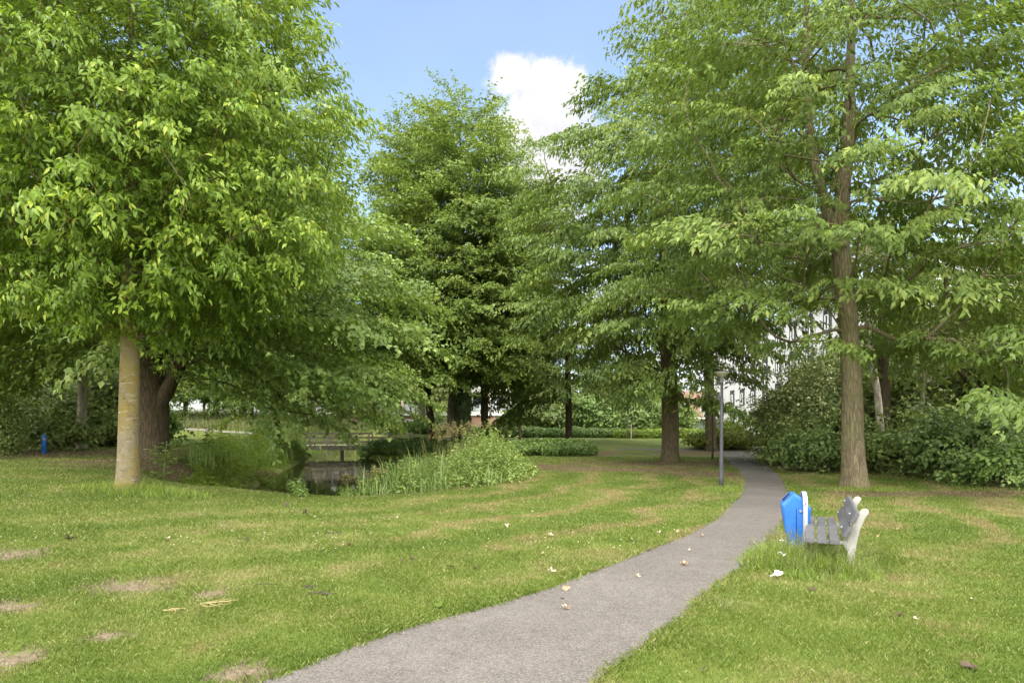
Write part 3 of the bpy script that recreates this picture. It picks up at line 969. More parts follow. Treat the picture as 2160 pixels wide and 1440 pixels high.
def tree(name, label, base, trunk, blobs, spacing, spr, leaf, bark, seed, first_z, cat='tree', scale=1.0, inner=.3, fine=False, group=None,
         flare=.5, rough=.22, extra_stems=(), tip=.011, rot=0.0, pitchf=.45, ns=18, lump=.05, droopf=.18, arch=.25, tier=0.0, slope=.2, zf=1.25, pitch0=-.05):
    """trunk and blobs are given in world coordinates, base = ground point"""
    rg = np.random.default_rng(seed)
    b = np.array(base, float)
    t = thing(name, label, cat, base, 0, group)
    tr = np.array(trunk, float).copy(); tr[:, :3] -= b
    bl = np.array(blobs, float).copy(); bl[:, :3] -= b
    C = sample_crown(bl, spacing, rg, inner, rough=rough, tier=tier, slope=slope, zf=zf, axis=(tr[len(tr) // 2][0], tr[len(tr) // 2][1]))
    trr = resample(tr, max(10, len(tr) * 5))
    first = int(np.argmax(trr[:, 2] >= first_z - b[2]))
    bv, bq, NP, par, eo = grow(trr, C, rg, first, tip=tip, arch=arch)
    tv, tq = trunk_mesh(tr, rg, flare=flare, ns=ns, lump=lump)
    mesh_np('trunk', tv, [tq], bark, t, smooth=True)
    mesh_np('branches', bv, [bq], bark, t, smooth=True)
    for st in extra_stems:
        s_ = np.array(st, float); s_[:, :3] -= b
        sv, sq = trunk_mesh(s_, rg, flare=0.0, ns=12, lump=lump)
        mesh_np('stem', sv, [sq], bark, t, smooth=True)
    ax = np.interp(C[:, 2], trr[:, 2], trr[:, 0]); ay = np.interp(C[:, 2], trr[:, 2], trr[:, 1])
    d = C - NP[np.maximum(par[eo], 0)]
    o = np.stack([C[:, 0] - ax, C[:, 1] - ay], 1)
    d2 = o / (np.linalg.norm(o, axis=1, keepdims=True) + .3) + .8 * d[:, :2] / (np.linalg.norm(d, axis=1, keepdims=True) + .05)
    az = np.arctan2(d2[:, 1], d2[:, 0]) + rg.normal(size=len(C)) * .35
    zc = (bl[:, 2] * bl[:, 5]).sum() / bl[:, 5].sum()
    zr = max(1.0, np.abs(C[:, 2] - zc).max())
    pitch = pitchf * np.clip((C[:, 2] - zc) / zr, -1, 1) + pitch0 + rg.normal(size=len(C)) * .15
    sc = scale * (.85 + .35 * rg.random(len(C)))
    v_, f_, tt = clump_leaves(C, az, pitch, sc, SPR[spr], rg, fine, droop=droopf)
    mesh_np('crown', v_, [f_], leaf, t, {'tint': tt})
    return t, NP, C


# ------------------------------------------------------------------ buildings
def white_block():
    x0, y0, y1, h, gzv = 29.0, 44.0, 86.0, 12.6, 0.6
    t = thing('apartment_building', 'long white rendered apartment block with tall narrow windows behind the right hand trees', 'building', (x0, y0, gzv))
    w = MB(); w.box((8, (y1 - y0) / 2, h / 2 - .3), (16, y1 - y0, h + .6)); w.build('wall', M['render'], t)
    w = MB(); w.box((.0, (y1 - y0) / 2, 3.05), (.06, y1 - y0 - .02, .12)); w.box((0, (y1 - y0) / 2, 9.2), (.06, y1 - y0 - .02, .12)); w.build('string_course', M['concrete'], t)
    w = MB(); w.box((8, (y1 - y0) / 2, h + .16), (16.7, y1 - y0 + .7, .26)); w.build('roof', M['grey_panel'], t)
    w = MB(); w.box((.4, y1 - y0 + 1.6, h / 2 - .3), (4.4, 3.0, h + .6)); w.build('bay', M['render'], t)
    fr = MB()
    W, H = 1.35, 1.95
    for (c, s) in (((0, -W / 2, 0), (.16, .12, H)), ((0, W / 2, 0), (.16, .12, H)), ((0, 0, H / 2), (.17, W + .12, .12)), ((0, 0, -H / 2), (.24, W + .3, .12))):
        fr.box(c, s)
    sash = MB()
    for (c, s) in (((0, -.06, -.25), (.10, .08, H - .6)), ((0, .5, -.25), (.10, .08, H - .6)), ((0, .22, .44), (.10, .48, .08)), ((0, .22, -.86), (.10, .48, .08))):
        sash.box(c, s)
    pane = MB(); pane.box((0.03, 0, 0), (.06, W - .1, H - .1))
    proto = None
    def win(lx, ly, lz, rz=0.0):
        nonlocal proto
        if proto is None:
            f = fr.build('window', M['trim'], t)
            sash.build('sash', M['white_paint'], f); pane.build('pane', M['glass'], f)
            proto = f
        else:
            f = copy_tree(proto, t)
        f.location = (lx, ly, lz); f.rotation_euler = (0, 0, rz)
    for fl in range(4):
        for i in range(11):
            win(0, 38.3 - i * 3.55, 1.85 + fl * 3.05)
        win(-1.15, y1 - y0 + .1, 1.85 + fl * 3.05, R(90))
        win(.3 - 1.8 - .33, y1 - y0 + 1.6, 1.85 + fl * 3.05)
    return t


white_block()


def balcony_block():
    Y, gzv = 104.0, 0.6
    x0, x1 = -40.0, 7.0
    t = thing('apartment_building', 'pale flats with white balconies over a red brick ground floor beyond the pond', 'building', ((x0 + x1) / 2, Y, gzv))
    L = x1 - x0
    w = MB(); w.box((0, 6, 1.25), (L, 12, 3.5)); w.build('brick_base', M['brick'], t)
    w = MB(); w.box((0, -.05, 3.4), (L + .1, 12.0 - 12 + .5, .8)); w.build('fascia', M['white_paint'], t)
    w = MB(); w.box((0, 6.4, 3.0 + 5.5), (L, 11.6, 11.0)); w.build('wall', M['cream_wall'], t)
    w = MB()
    for k_ in range(int(L // 7.2) + 1):
        w.box((-L / 2 + .3 + k_ * 7.2, .0, 8.4), (.45, 1.4, 9.2))
    w.build('pillar', M['cream_wall'], t)
    for fl in range(3):
        z0 = 3.8 + 3.0 * fl
        w = MB(); w.box((0, -.35, z0 + .55 + (0.02 if fl == 0 else 0)), (L - .4, .08, 1.0)); w.box((0, .1, z0 + .06), (L - .3, 1.0, .14))
        w.build('balcony', M['render'] if fl else M['grey_panel'], t)
        for i in range(12):
            f = MB(); xx = -L / 2 + 2.2 + i * 3.9
            f.box((xx, .56, z0 + 1.7), (2.9, .1, 1.6)); fo = f.build('window', M['white_paint'], t)
            p = MB(); p.box((xx - .7, .50, z0 + 1.7), (1.25, .06, 1.4)); p.box((xx + .7, .50, z0 + 1.7), (1.25, .06, 1.4)); p.build('pane', M['glass'], fo)
    w = MB(); w.box((0, 6, 14.3), (L + 1, 13, .4)); w.build('roof', M['grey_panel'], t)
    for (cx, cz, mm) in ((2.35, 2.05, 'cream_wall'), (.9, 1.6, 'trim'), (4.3, 1.6, 'trim')):
        f = MB(); f.box((cx - 2.0, -.03, cz), (.75, .08, .75)); f.build('vent_panel', M[mm], t)
    return t


balcony_block()

t = thing('shed', 'small grey clad shed with a white flat roof edge beside the white block', 'shed', (24.3, 80, .6))
w = MB(); w.box((0, 1, 1.0), (3.0, 2.4, 2.3)); w.build('wall', M['shed_grey'], t)
w = MB(); w.box((-.1, .8, 2.25), (3.7, 3.2, .22)); w.build('roof', M['white_paint'], t)
w = MB(); w.box((.75, -.22, .95), (.75, .08, 2.0)); d_ = w.build('door', M['white_paint'], t)
w = MB(); w.box((.75, -.28, 1.3), (.5, .06, 1.0)); w.build('pane', M['glass'], d_)

t = thing('brick_house', 'red brick house far behind the small grey shed', 'house', (37, 120, .6))
w = MB(); w.box((0, 4, 3.0), (13, 8, 7)); w.build('wall', M['brick'], t)
w = MB(); w.prism([(-.5, 6.5), (8.5, 6.5), (4, 8.2)], 'x', -7, 7); w.build('roof', simple_mat('brown_roof_tile', (.17, .09, .065), .85, .2, .2, 8.), t)
for cx in (-4, 0, 4):
    for cz in (1.9, 4.8):
        f = MB(); f.box((cx, -.02, cz), (1.8, .12, 1.5)); f = f.build('window', M['white_paint'], t)
        p = MB(); p.box((cx, -.06, cz), (1.5, .1, 1.2)); p.build('pane', M['glass'], f)

t = thing('parked_car', 'small white car parked in front of the far brick house', 'car', (25.6, 93, .6), R(8))
b_ = MB()
b_.prism([(-2.0, .35), (-2.05, .62), (-1.95, .82), (-1.1, .93), (-.55, 1.38), (1.0, 1.42), (1.75, 1.0), (2.0, .85), (2.02, .35)], 'y', -.82, .82)
b_.build('body', M['car_white'], t, bevel=.06)
g_ = MB(); g_.prism([(-.98, .97), (-.5, 1.33), (.95, 1.36), (1.55, 1.0)], 'y', -.835, .835); g_.build('window', M['glass'], t)
for sx in (-1.25, 1.25):
    for sy in (-.78, .78):
        w_ = MB(); w_.tube([(sx, sy - .09, .32), (sx, sy + .09, .32)], .32, 18); w_ = w_.build('wheel', M['tyre'], t)
        r_ = MB(); r_.tube([(sx, sy - .10, .32), (sx, sy + .10, .32)], .18, 14); r_.build('rim', M['galv'], w_)

# metal fence before the flats
t = thing('metal_fence', 'grey picket fence in front of the brick ground floor across the pond', 'fence', (-16, 72, G(-16, 72)))
w = MB()
for i in range(40): w.box((i * .14, 0, .6), (.03, .03, 1.2))
w.build('picket', M['galv'], t)
w = MB(); w.box((2.75, 0, .25), (5.7, .045, .05)); w.box((2.75, 0, 1.05), (5.7, .045, .05)); w.build('rail', M['galv'], t)

# ------------------------------------------------------------------ wooden footbridge
def bridge():
    A = np.array([-15.6, 46.6]); B = np.array([-7.6, 48.2])
    d = B - A; L = np.linalg.norm(d)
    t = thing('footbridge', 'weathered wooden footbridge with post and rail sides over the pond', 'bridge', (A[0], A[1], .28), math.atan2(d[1], d[0]))
    Wd = 1.9
    w = MB()
    n = int(L / .16)
    for i in range(n): w.box(((i + .5) * L / n, Wd / 2, .06), (L / n - .012, Wd, .06))
    w.build('deck', M['wood'], t)
    w = MB()
    for yy in (.12, Wd - .12): w.box((L / 2, yy, -.12), (L, .14, .28))
    w.build('beam', M['wood'], t)
    for yy in (-.03, Wd + .03):
        w = MB()
        for zz in (.98, .66, .34): w.box((L / 2, yy, zz), (L, .045, .12 if zz > .9 else .10))
        w.build('rail', M['wood'], t)
        for i in range(6):
            for dd in (0, .28):
                px = .25 + i * (L - .6) / 5 + dd
                w = MB(); w.box((px, yy + (-.055 if yy < 1 else .055), .36), (.09, .06, 1.35)); w.build('post', M['wood'], t)
    for px in (L * .34, L * .68):
        for yy in (.2, Wd - .2):
            w = MB(); w.tube([(px, yy, -1.6), (px, yy, -.05)], .10, 10); w.build('pile', M['wood'], t)


bridge()

# ------------------------------------------------------------------ lamp posts
def lamp(loc, label, lean, dark=False):
    t = thing('street_lamp', label, 'street lamp', loc)
    t.rotation_euler = (0, lean, R(30))
    H = 3.18
    m_ = M['lamp_dark'] if dark else M['lamp_grey']
    w = MB(); w.lathe([(.058, -.1), (.058, .35), (.055, .40), (.048, 1.6), (.038, H - .04)], 20); w.build('pole', m_, t, smooth=True)
    w = MB(); w.lathe([(.064, -.08), (.064, .30), (.060, .335)], 20); w.build('base_sleeve', M['lamp_dark'], t, smooth=True)
    w = MB(); w.lathe([(.044, H - .12), (.044, H + .05), (.075, H + .06)], 20); w.build('collar', M['galv'], t, smooth=True)
    w = MB(); w.lathe([(.07, H + .05), (.10, H + .07), (.165, H + .14), (.232, H + .195)], 28); w.build('diffuser', M['lamp_glass'], t, smooth=True)
    w = MB(); w.lathe([(.232, H + .193), (.240, H + .200), (.238, H + .213), (.13, H + .23), (.02, H + .236)], 28); w.build('lamp_shade', m_, t, smooth=True)
    w = MB(); w.box((0, -.046, .62), (.07, .03, .28)); w.build('hatch', m_, t, bevel=.008)
    return t


X, Y, Z = at(1521, 1030)
lamp((X, Y, Z), 'grey lamp post with a dish shaped top beside the bend of the path', R(.6))
X, Y, Z = at(1503, 968)
lamp((X, Y, Z), 'farther dark lamp post next to the leaning trunk behind the first lamp', R(.4), True)

# ------------------------------------------------------------------ blue bollard by the hedge
X, Y, Z = at(93, Y=25.2)
t = thing('bollard', 'blue round topped marker post at the end of the clipped hedge', 'bollard', (X, Y, Z))
w = MB(); w.lathe([(.085, -.1), (.085, .68), (.075, .74), (.045, .775), (.01, .785)], 18); w.build('post', M['blue'], t, smooth=True)
w = MB(); w.lathe([(.088, .56), (.088, .62)], 18); w.build('band', M['galv'], t, smooth=True)

# ------------------------------------------------------------------ litter bin
def bin_():
    X, Y, Z = (1680 - 1080) / F * 8.75, 8.75, 0.0
    t = thing('litter_bin', 'blue plastic litter bin with a sloping slotted hood on a bent steel bracket', 'litter bin', (X, Y, Z), R(-19))
    D = .34      # depth away from the path corner
    # pentagon profile in x-z, tapering towards the ground
    prof = [(-.095, .10), (.160, .10), (.192, .66), (.070, .80), (.000, .845), (-.035, .868), (-.192, .70)]
    n = len(prof)
    def ring(y, inset):
        cx, cz = 0, .5
        return [((p[0]) * (1 - inset / .19), y, p[1] + (inset if p[1] < .4 else -inset)) for p in prof]
    w = MB()
    rings = [ring(0, .022), ring(.022, 0), ring(D - .022, 0), ring(D, .022)]
    # the depth tapers too
    vs = []
    for r_ in rings:
        for (x_, y_, z_) in r_:
            k_ = .70 + .30 * min(1, (z_ - .1) / .6)
            vs.append((x_, D / 2 + (y_ - D / 2) * k_, z_))
    fs = [tuple(range(n)), tuple(range(4 * n - 1, 3 * n - 1, -1))]
    for a in range(3):
        for i in range(n):
            j = (i + 1) % n
            fs.append((a * n + i, (a + 1) * n + i, (a + 1) * n + j, a * n + j))
    w.add(vs, fs)
    w.build('body', M['blue'], t, bevel=.012, seg=3)
    # slot on the left slope of the hood
    w = MB()
    p0 = Vector((-.170, 0, .732)); p1 = Vector((-.062, 0, .852))
    nrmv = Vector((-.73, 0, .68))
    q = []
    for (tt, yy) in ((.04, .05), (.97, .05), (.97, D - .05), (.04, D - .05)):
        b_ = p0.lerp(p1, tt); q.append((b_ + Vector((0, yy, 0)) + nrmv * .004))
    q2 = [Vector(a) - nrmv * .02 for a in q]
    w.add(q + q2, [(0, 1, 2, 3), (7, 6, 5, 4), (0, 4, 5, 1), (1, 5, 6, 2), (2, 6, 7, 3), (3, 7, 4, 0)])
    w.build('slot', M['blue_dark'], t)
    # rim of the slot
    w = MB()
    for i in range(4):
        a, b2 = Vector(q[i]), Vector(q[(i + 1) % 4]); w.tube([a, b2], .006, 6)
    w.build('slot_rim', M['blue'], t, smooth=True)
    # door seam and lock
    w = MB(); w.box((.0, .0165, .44), (.006, .012, .66)); w.build('door_seam', M['blue_dark'], t)
    w = MB(); w.tube([(.055, .03, .62), (.055, -.008, .62)], .016, 14); lk = w.build('lock', M['galv'], t)
    w = MB(); w.tube([(.055, .02, .62), (.055, -.011, .62)], .007, 10); w.build('keyhole', M['blue_dark'], lk)
    # bent flat steel bracket straddling the bin
    pts = [(.110, -.050, -.15), (.110, -.050, .70)]
    for i in range(9):
        a = math.pi * i / 8
        pts.append((.110, D / 2 - (D / 2 + .05) * math.cos(a), .72 + .155 * math.sin(a)))
    pts += [(.110, D + .050, .70), (.110, D + .050, -.15)]
    hw, hh = .028, .008
    vs = []; fs = []
    for i, p in enumerate(pts):
        a = Vector(pts[max(i - 1, 0)]); b2 = Vector(pts[min(i + 1, len(pts) - 1)])
        d = (b2 - a).normalized(); nn = Vector((1, 0, 0)).cross(d)
        for (s1, s2) in ((-hw, -hh), (-hw * .6, -hh * 1.5), (hw * .6, -hh * 1.5), (hw, -hh), (hw, hh), (-hw, hh)):
            vs.append(Vector(p) + Vector((s1, 0, 0)) - nn * s2 * -1)
    for i in range(len(pts) - 1):
        for j in range(6):
            q_ = (j + 1) % 6
            fs.append((i * 6 + j, i * 6 + q_, i * 6 + 6 + q_, i * 6 + 6 + j))
    fs += [tuple(range(6)), tuple(range(len(pts) * 6 - 1, len(pts) * 6 - 7, -1))]
    w = MB(); w.add(vs, fs); w.build('bracket', M['galv'], t, smooth=False)
    w = MB(); w.tube([(.110, -.078, .735), (.110, -.04, .735)], .009, 10); w.build('bolt', M['lamp_dark'], t)


bin_()

# ------------------------------------------------------------------ bench
def bench():
    cx, cy = 4.17, 8.5
    ang = math.atan2(.899, .437)
    t = thing('park_bench', 'park bench with grey planks on white concrete supports facing the path', 'bench', (cx, cy, 0), ang - R(90))
    # local: x across (backrest at +x), y along
    L = 2.1
    for vx in (-.105, .03, .165):
        w = MB(); w.box((vx, 0, .415), (.108, L, .055)); w.build('seat_slat', M['plank'], t, bevel=.008)
    for (vx, vz) in ((.296, .545), (.374, .715)):
        w = MB(); w.box((0, 0, 0), (.055, L, .145)); o = w.build('back_slat', M['plank'], t, bevel=.008)
        o.location = (vx, 0, vz); o.rotation_euler = (0, R(27), 0)
    prof = [(.30, -.25), (.388, -.25), (.382, .12), (.408, .36), (.442, .53), (.497, .68), (.545, .755), (.54, .785), (.51, .80), (.475, .795), (.445, .765), (.405, .70), (.338, .52),
            (.315, .405), (.29, .388), (-.15, .388), (-.16, .37), (-.15, .352), (.26, .345), (.31, .26)]
    for yy in (-.74, .74):
        w = MB(); w.prism(prof, 'y', yy - .028, yy + .028); s_ = w.build('support', M['concrete'], t, bevel=.008)
        w = MB()
        for (vx, vz) in ((.262, .555), (.349, .725)):
            w.tube([(vx - .01, yy, vz), (vx - .024, yy, vz + .012)], .012, 8)
        w.build('bolt', M['galv'], s_)


bench()


# ------------------------------------------------------------------ blades, herbs, shrubs
def in_poly(P, x, y):
    ins = np.zeros(x.shape, bool); n = len(P)
    for i in range(n):
        ax, ay = P[i]; bx, by = P[(i + 1) % n]
        c = ((ay > y) != (by > y))
        with np.errstate(divide='ignore', invalid='ignore'):
            ins ^= c & (x < (bx - ax) * (y - ay) / (by - ay + 1e-12) + ax)
    return ins


PPN = np.array([p for p in PATH_POLY])


def lawn_blades():
    rg = np.random.default_rng(3)
    xs = []; ys = []
    y0 = 3.6
    while y0 < 34:
        y1 = y0 * 1.08
        dens = min(5200, 5200 * (5.6 / y0) ** 1.9)
        xw = .86 * y1 + 1.2
        n = int(dens * (y1 - y0) * 2 * xw)
        xs.append(rg.uniform(-xw, xw, n)); ys.append(rg.uniform(y0, y1, n))
        y0 = y1
    x = np.concatenate(xs); y = np.concatenate(ys)
    near = (x > -5) & (x < 12)
    dpath = np.full(x.shape, 9.0)
    PPc = PPN[::3]
    dpath[near] = poly_sd(PPc, x[near], y[near])
    keep = dpath > -.02 - .07 * rg.random(len(x)) ** 3
    pd = poly_sd(POND, x, y); keep &= pd > 1.1
    for (ex, ey, rx, ry) in SOIL_E:
        q = np.hypot((x - ex) / rx, (y - ey) / ry) + .28 * np.sin(x * 17 + 2 * np.sin(y * 13)) * np.sin(y * 15 + ex)
        keep &= (q > .45 + .75 * rg.random(len(x))) | (rg.random(len(x)) < .12)
    for (ex, ey, rx, ry) in LITTER_SHADE_E:
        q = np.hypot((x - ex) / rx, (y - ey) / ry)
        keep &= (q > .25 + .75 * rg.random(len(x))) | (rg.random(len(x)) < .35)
    x = x[keep]; y = y[keep]; dp = dpath[keep]
    n = len(x)
    z = gz(x, y)
    far = (y / 5.6) ** .75
    far = np.maximum(far, .75)
    patch = np.sin(x * 1.9 + 1.3 * np.sin(y * 1.1)) * np.sin(y * 2.3 + 1.7 * np.sin(x * .9)) + .6 * np.sin(x * 5.1 + y * 3.7)
    H = (.021 + .018 * rg.random(n) + .007 * patch) * np.minimum(far, 1.3)
    H = np.maximum(H, .012)
    edge = (dp > -.1) & (dp < .14)
    H[edge] *= 1.45
    w = .0027 * far * (.7 + .6 * rg.random(n))
    az = rg.random(n) * 6.283; lean = .35 + .75 * rg.random(n)
    dx = np.cos(az) * H * lean; dy = np.sin(az) * H * lean
    a2 = rg.random(n) * 6.283
    sx = np.cos(a2) * w; sy = np.sin(a2) * w
    V = np.stack([np.stack([x - sx, y - sy, z - .004], 1), np.stack([x + sx, y + sy, z - .004], 1),
                  np.stack([x + dx * .45 + sx * .8, y + dy * .45 + sy * .8, z + H * .68], 1), np.stack([x + dx, y + dy, z + H], 1)], 1).reshape(-1, 3)
    b = np.arange(n)[:, None] * 4
    Fc = np.concatenate([b + [[0, 1, 2]], b + [[0, 2, 3]]], 1).reshape(-1, 3)
    o = mesh_np('lawn_grass', V, [Fc], M['blade'], None, {'tint': np.repeat(rg.random(n), 4)})
    tag(o, 'short mown grass with dry patches covering the park lawn', 'grass', kind='stuff')


lawn_blades()


def blade_tuft(name, pts, H, mat, rg, w=.004, bend=.6, per=1, spread=.03):
    """long arching blades; pts (n,3), H (n,)"""
    P = np.repeat(pts, per, 0); H = np.repeat(H, per) * (.55 + .6 * rg.random(len(P)))
    n = len(P)
    P = P + np.concatenate([rg.normal(size=(n, 2)) * spread, np.zeros((n, 1))], 1)
    az = rg.random(n) * 6.283
    bd = bend * (.3 + rg.random(n))
    d = np.stack([np.cos(az), np.sin(az)], 1)
    s = np.stack([-np.sin(az), np.cos(az), np.zeros(n)], 1)
    ww = w * (.7 + .6 * rg.random(n)) * np.ones(n)
    rows = []
    for tt, wf in ((0, 1.), (.38, .95), (.72, .65), (1., .06)):
        off = bd * tt ** 2 * H
        c = P + np.concatenate([d * off[:, None], (H * (tt - .35 * bd * tt ** 2.4))[:, None]], 1)
        rows += [c - s * (ww * wf)[:, None], c + s * (ww * wf)[:, None]]
    V = np.stack(rows, 1).reshape(-1, 3)
    b = np.arange(n)[:, None] * 8
    Q = np.concatenate([b + [[0, 1, 3, 2]], b + [[2, 3, 5, 4]], b + [[4, 5, 7, 6]]], 1).reshape(-1, 4)
    return V, Q, np.repeat(rg.random(n), 8)


def pts_in(poly, dens, rg, water_ok=False):
    P = np.array(poly, float)
    mn, mx_ = P.min(0), P.max(0)
    n = int(dens * np.prod(mx_ - mn))
    q = rg.uniform(mn, mx_, (n, 2))
    q = q[in_poly(P, q[:, 0], q[:, 1])]
    return np.concatenate([q, gz(q[:, 0], q[:, 1])[:, None]], 1)


def herb_mesh(pts, H, rg, L=.09, W=.03, per_m=16, lean=.22, droop=.5, stem_r=.004, tmean=.45, lo=.1):
    n = len(pts)
    dirs = np.concatenate([rg.normal(size=(n, 2)) * lean, np.ones((n, 1))], 1); dirs = nrm(dirs)
    cnt = np.maximum(3, (H * per_m).astype(int))
    idx = np.repeat(np.arange(n), cnt)
    f = lo + (1.0 - lo) * rg.random(len(idx)) ** .8
    P = pts[idx] + dirs[idx] * (H[idx] * f)[:, None]
    az = rg.random(len(idx)) * 6.283
    D = np.stack([np.cos(az), np.sin(az), .25 - droop * rg.random(len(idx)) + .5 * (f > .93)], 1)
    N = np.stack([np.zeros(len(idx)), np.zeros(len(idx)), np.ones(len(idx))], 1) + rg.normal(size=(len(idx), 3)) * .3
    LL = L * (.5 + .8 * rg.random(len(idx))) * (1.25 - .55 * f)
    tint = np.clip(tmean + .25 * (rg.random(n)[idx] - .5) + .2 * rg.normal(size=len(idx)), 0, 1)
    v, fc, tt = leaf_geo(P, D, N, LL, LL * W / L, tint, droop=.3)
    # stems, three sided
    a = np.arange(3) * 2.094
    b0 = pts[:, None, :] + np.stack([np.cos(a), np.sin(a), 0 * a], 1)[None] * stem_r
    t0 = (pts + dirs * H[:, None])[:, None, :] + np.stack([np.cos(a), np.sin(a), 0 * a], 1)[None] * stem_r * .5
    sv = np.concatenate([b0, t0], 1).reshape(-1, 3)
    bi = np.arange(n)[:, None] * 6
    sq = np.concatenate([bi + [[0, 1, 4, 3]], bi + [[1, 2, 5, 4]], bi + [[2, 0, 3, 5]]], 1).reshape(-1, 4)
    return np.concatenate([v, sv]), fc, sq + len(v), np.concatenate([tt, np.full(len(sv), .3)])


def herbs(name, label, poly, dens, hfun, mat, seed, cat='plants', kind='stuff', **kw):
    rg = np.random.default_rng(seed)
    p = pts_in(poly, dens, rg)
    H = hfun(p, rg)
    v, f, q, tt = herb_mesh(p, H, rg, **kw)
    o = mesh_np(name, v, [f, q], mat, None, {'tint': tt})
    tag(o, label, cat, kind=kind)
    return o


def edge_h(poly, hmax, hmin=.35, w=1.0):
    P = np.array(poly, float)
    def fn(p, rg):
        d = -poly_sd(P, p[:, 0], p[:, 1])
        return (hmin + (hmax - hmin) * ss(0, w, d)) * (.7 + .5 * rg.random(len(p)))
    return fn


# nettle bank in front of the pond
NT_P = [(-2.6, 18.9), (-.9, 18.6), (.15, 19.7), (.9, 22.0), (1.0, 24.5), (0, 26.5), (-2.2, 26.0), (-2.9, 22)]
herbs('nettle_patch', 'dense grey green nettles on the near bank of the pond', NT_P, 34, lambda p, r: edge_h(NT_P, 1.40, .30, 1.6)(p, r) * (.55 + .75 * r.random(len(p))), M['leaf_nettle'], 21, cat='nettles', L=.14, W=.036, per_m=26, droop=.8, lean=.16)
RD_P = [(-4.9, 17.3), (-4.4, 16.9), (-3.0, 17.1), (-1.2, 18.0), (-.2, 19.3), (-.3, 22.0), (-1.9, 23.6), (-3.2, 23.6), (-4.0, 21.6), (-4.3, 19.6)]
rg = np.random.default_rng(31)
p = pts_in(RD_P, 20, rg)
p = p[(p[:, 0] < -1.9) | (rg.random(len(p)) < .30)]
H = edge_h(RD_P, 1.15, .35, .9)(p, rg) * (.5 + .8 * rg.random(len(p)))
v1, q1, t1 = blade_tuft('reed', p, H, None, rg, w=.011, bend=.65, per=6, spread=.05)
o = mesh_np('reed_bed', v1, [q1], M['leaf_reed'], None, {'tint': t1})
tag(o, 'green reeds and broad grass leaning over the near edge of the water', 'reeds', kind='stuff')
BH_P = [(-4.9, 17.4), (-3.0, 17.2), (-1.2, 18.2), (-.4, 19.2), (-.6, 23.0), (-2.6, 23.6), (-4.0, 21.6)]
herbs('bank_herbs', 'mixed low herbs between the reeds at the lawn edge', BH_P, 22, edge_h(BH_P, .95, .3, 1.0), M['leaf_nettle'], 33, L=.13, W=.034, per_m=22, droop=.6)
NB_P = [(-10.0, 18.6), (-8.6, 17.6), (-7.6, 17.2), (-7.4, 17.6), (-8.4, 18.8), (-9.8, 20.0)]
herbs('bank_weeds', 'short yellowish weeds along the lawn edge left of the reeds', NB_P, 40, lambda p, r: .18 + .22 * r.random(len(p)), M['leaf_lush'], 35, L=.09, W=.025, per_m=40)
LB_P = [(-10.7, 21.8), (-10.9, 25), (-11.9, 30), (-13.0, 37), (-14.2, 43), (-15.4, 46), (-16.9, 46), (-16.6, 40), (-15.2, 34), (-13.9, 28.5), (-12.4, 24.2), (-10.8, 21)]
LE_P = [(-8.6, 18.6), (-9.5, 22), (-10.2, 25.5), (-11.5, 30), (-12.9, 37), (-13.3, 37), (-12.4, 30), (-11.4, 25), (-10.9, 21.5), (-9.8, 18.8)]
herbs('edge_weeds', 'low weeds and moss on the sloping left edge of the water', LE_P, 42, lambda p, r: .08 + .22 * r.random(len(p)) ** 1.5, M['leaf_lush'], 36, L=.11, W=.028, per_m=60)


def clumpy(p, rg):
    e = edge_h(LB_P, 1.0, .45, .9)(p, rg)
    return e * (.75 + .55 * (np.sin(p[:, 0] * 2.6 + 1) * np.sin(p[:, 1] * .9) > .1)) * (.65 + .75 * rg.random(len(p)))


herbs('bank_thicket', 'tall lush green weeds along the left bank of the pond', LB_P, 9, clumpy, M['leaf_lush'], 37, cat='weeds', L=.30, W=.034, per_m=19, droop=.25, stem_r=.008, lean=.16)
rg = np.random.default_rng(38)
p = pts_in(LB_P, 5, rg)
v1, q1, t1 = blade_tuft('', p, .7 + .8 * rg.random(len(p)), None, rg, w=.012, bend=.5, per=5, spread=.10)
o = mesh_np('bank_reeds', v1, [q1], M['leaf_reed'], None, {'tint': t1})
tag(o, 'upright reed blades mixed into the weeds of the left pond bank', 'reeds', kind='stuff')

# dry reed plumes above the nettles
rg = np.random.default_rng(41)
n = 60
p = np.stack([rg.normal(-2.2, .55, n), rg.normal(23.2, .8, n), np.zeros(n)], 1); p[:, 2] = gz(p[:, 0], p[:, 1])
H = 1.65 + .6 * rg.random(n)
v1, q1, t1 = blade_tuft('', p, H, None, rg, w=.010, bend=.28, per=1)
hd = p.copy()
v2, f2, q2, t2 = herb_mesh(p + np.stack([rg.normal(size=n) * .1, 0 * H, H * .86], 1), np.full(n, .28), rg, L=.10, W=.012, per_m=60, lean=.35, stem_r=.004)
o = mesh_np('dry_reeds', np.concatenate([v1, v2]), [np.concatenate([q1, q2 + len(v1)]), f2 + len(v1)], M['straw'], None, {'tint': np.concatenate([t1, t2])})
tag(o, 'straw coloured dead reed stalks with plumes standing above the nettles', 'reeds', kind='stuff')


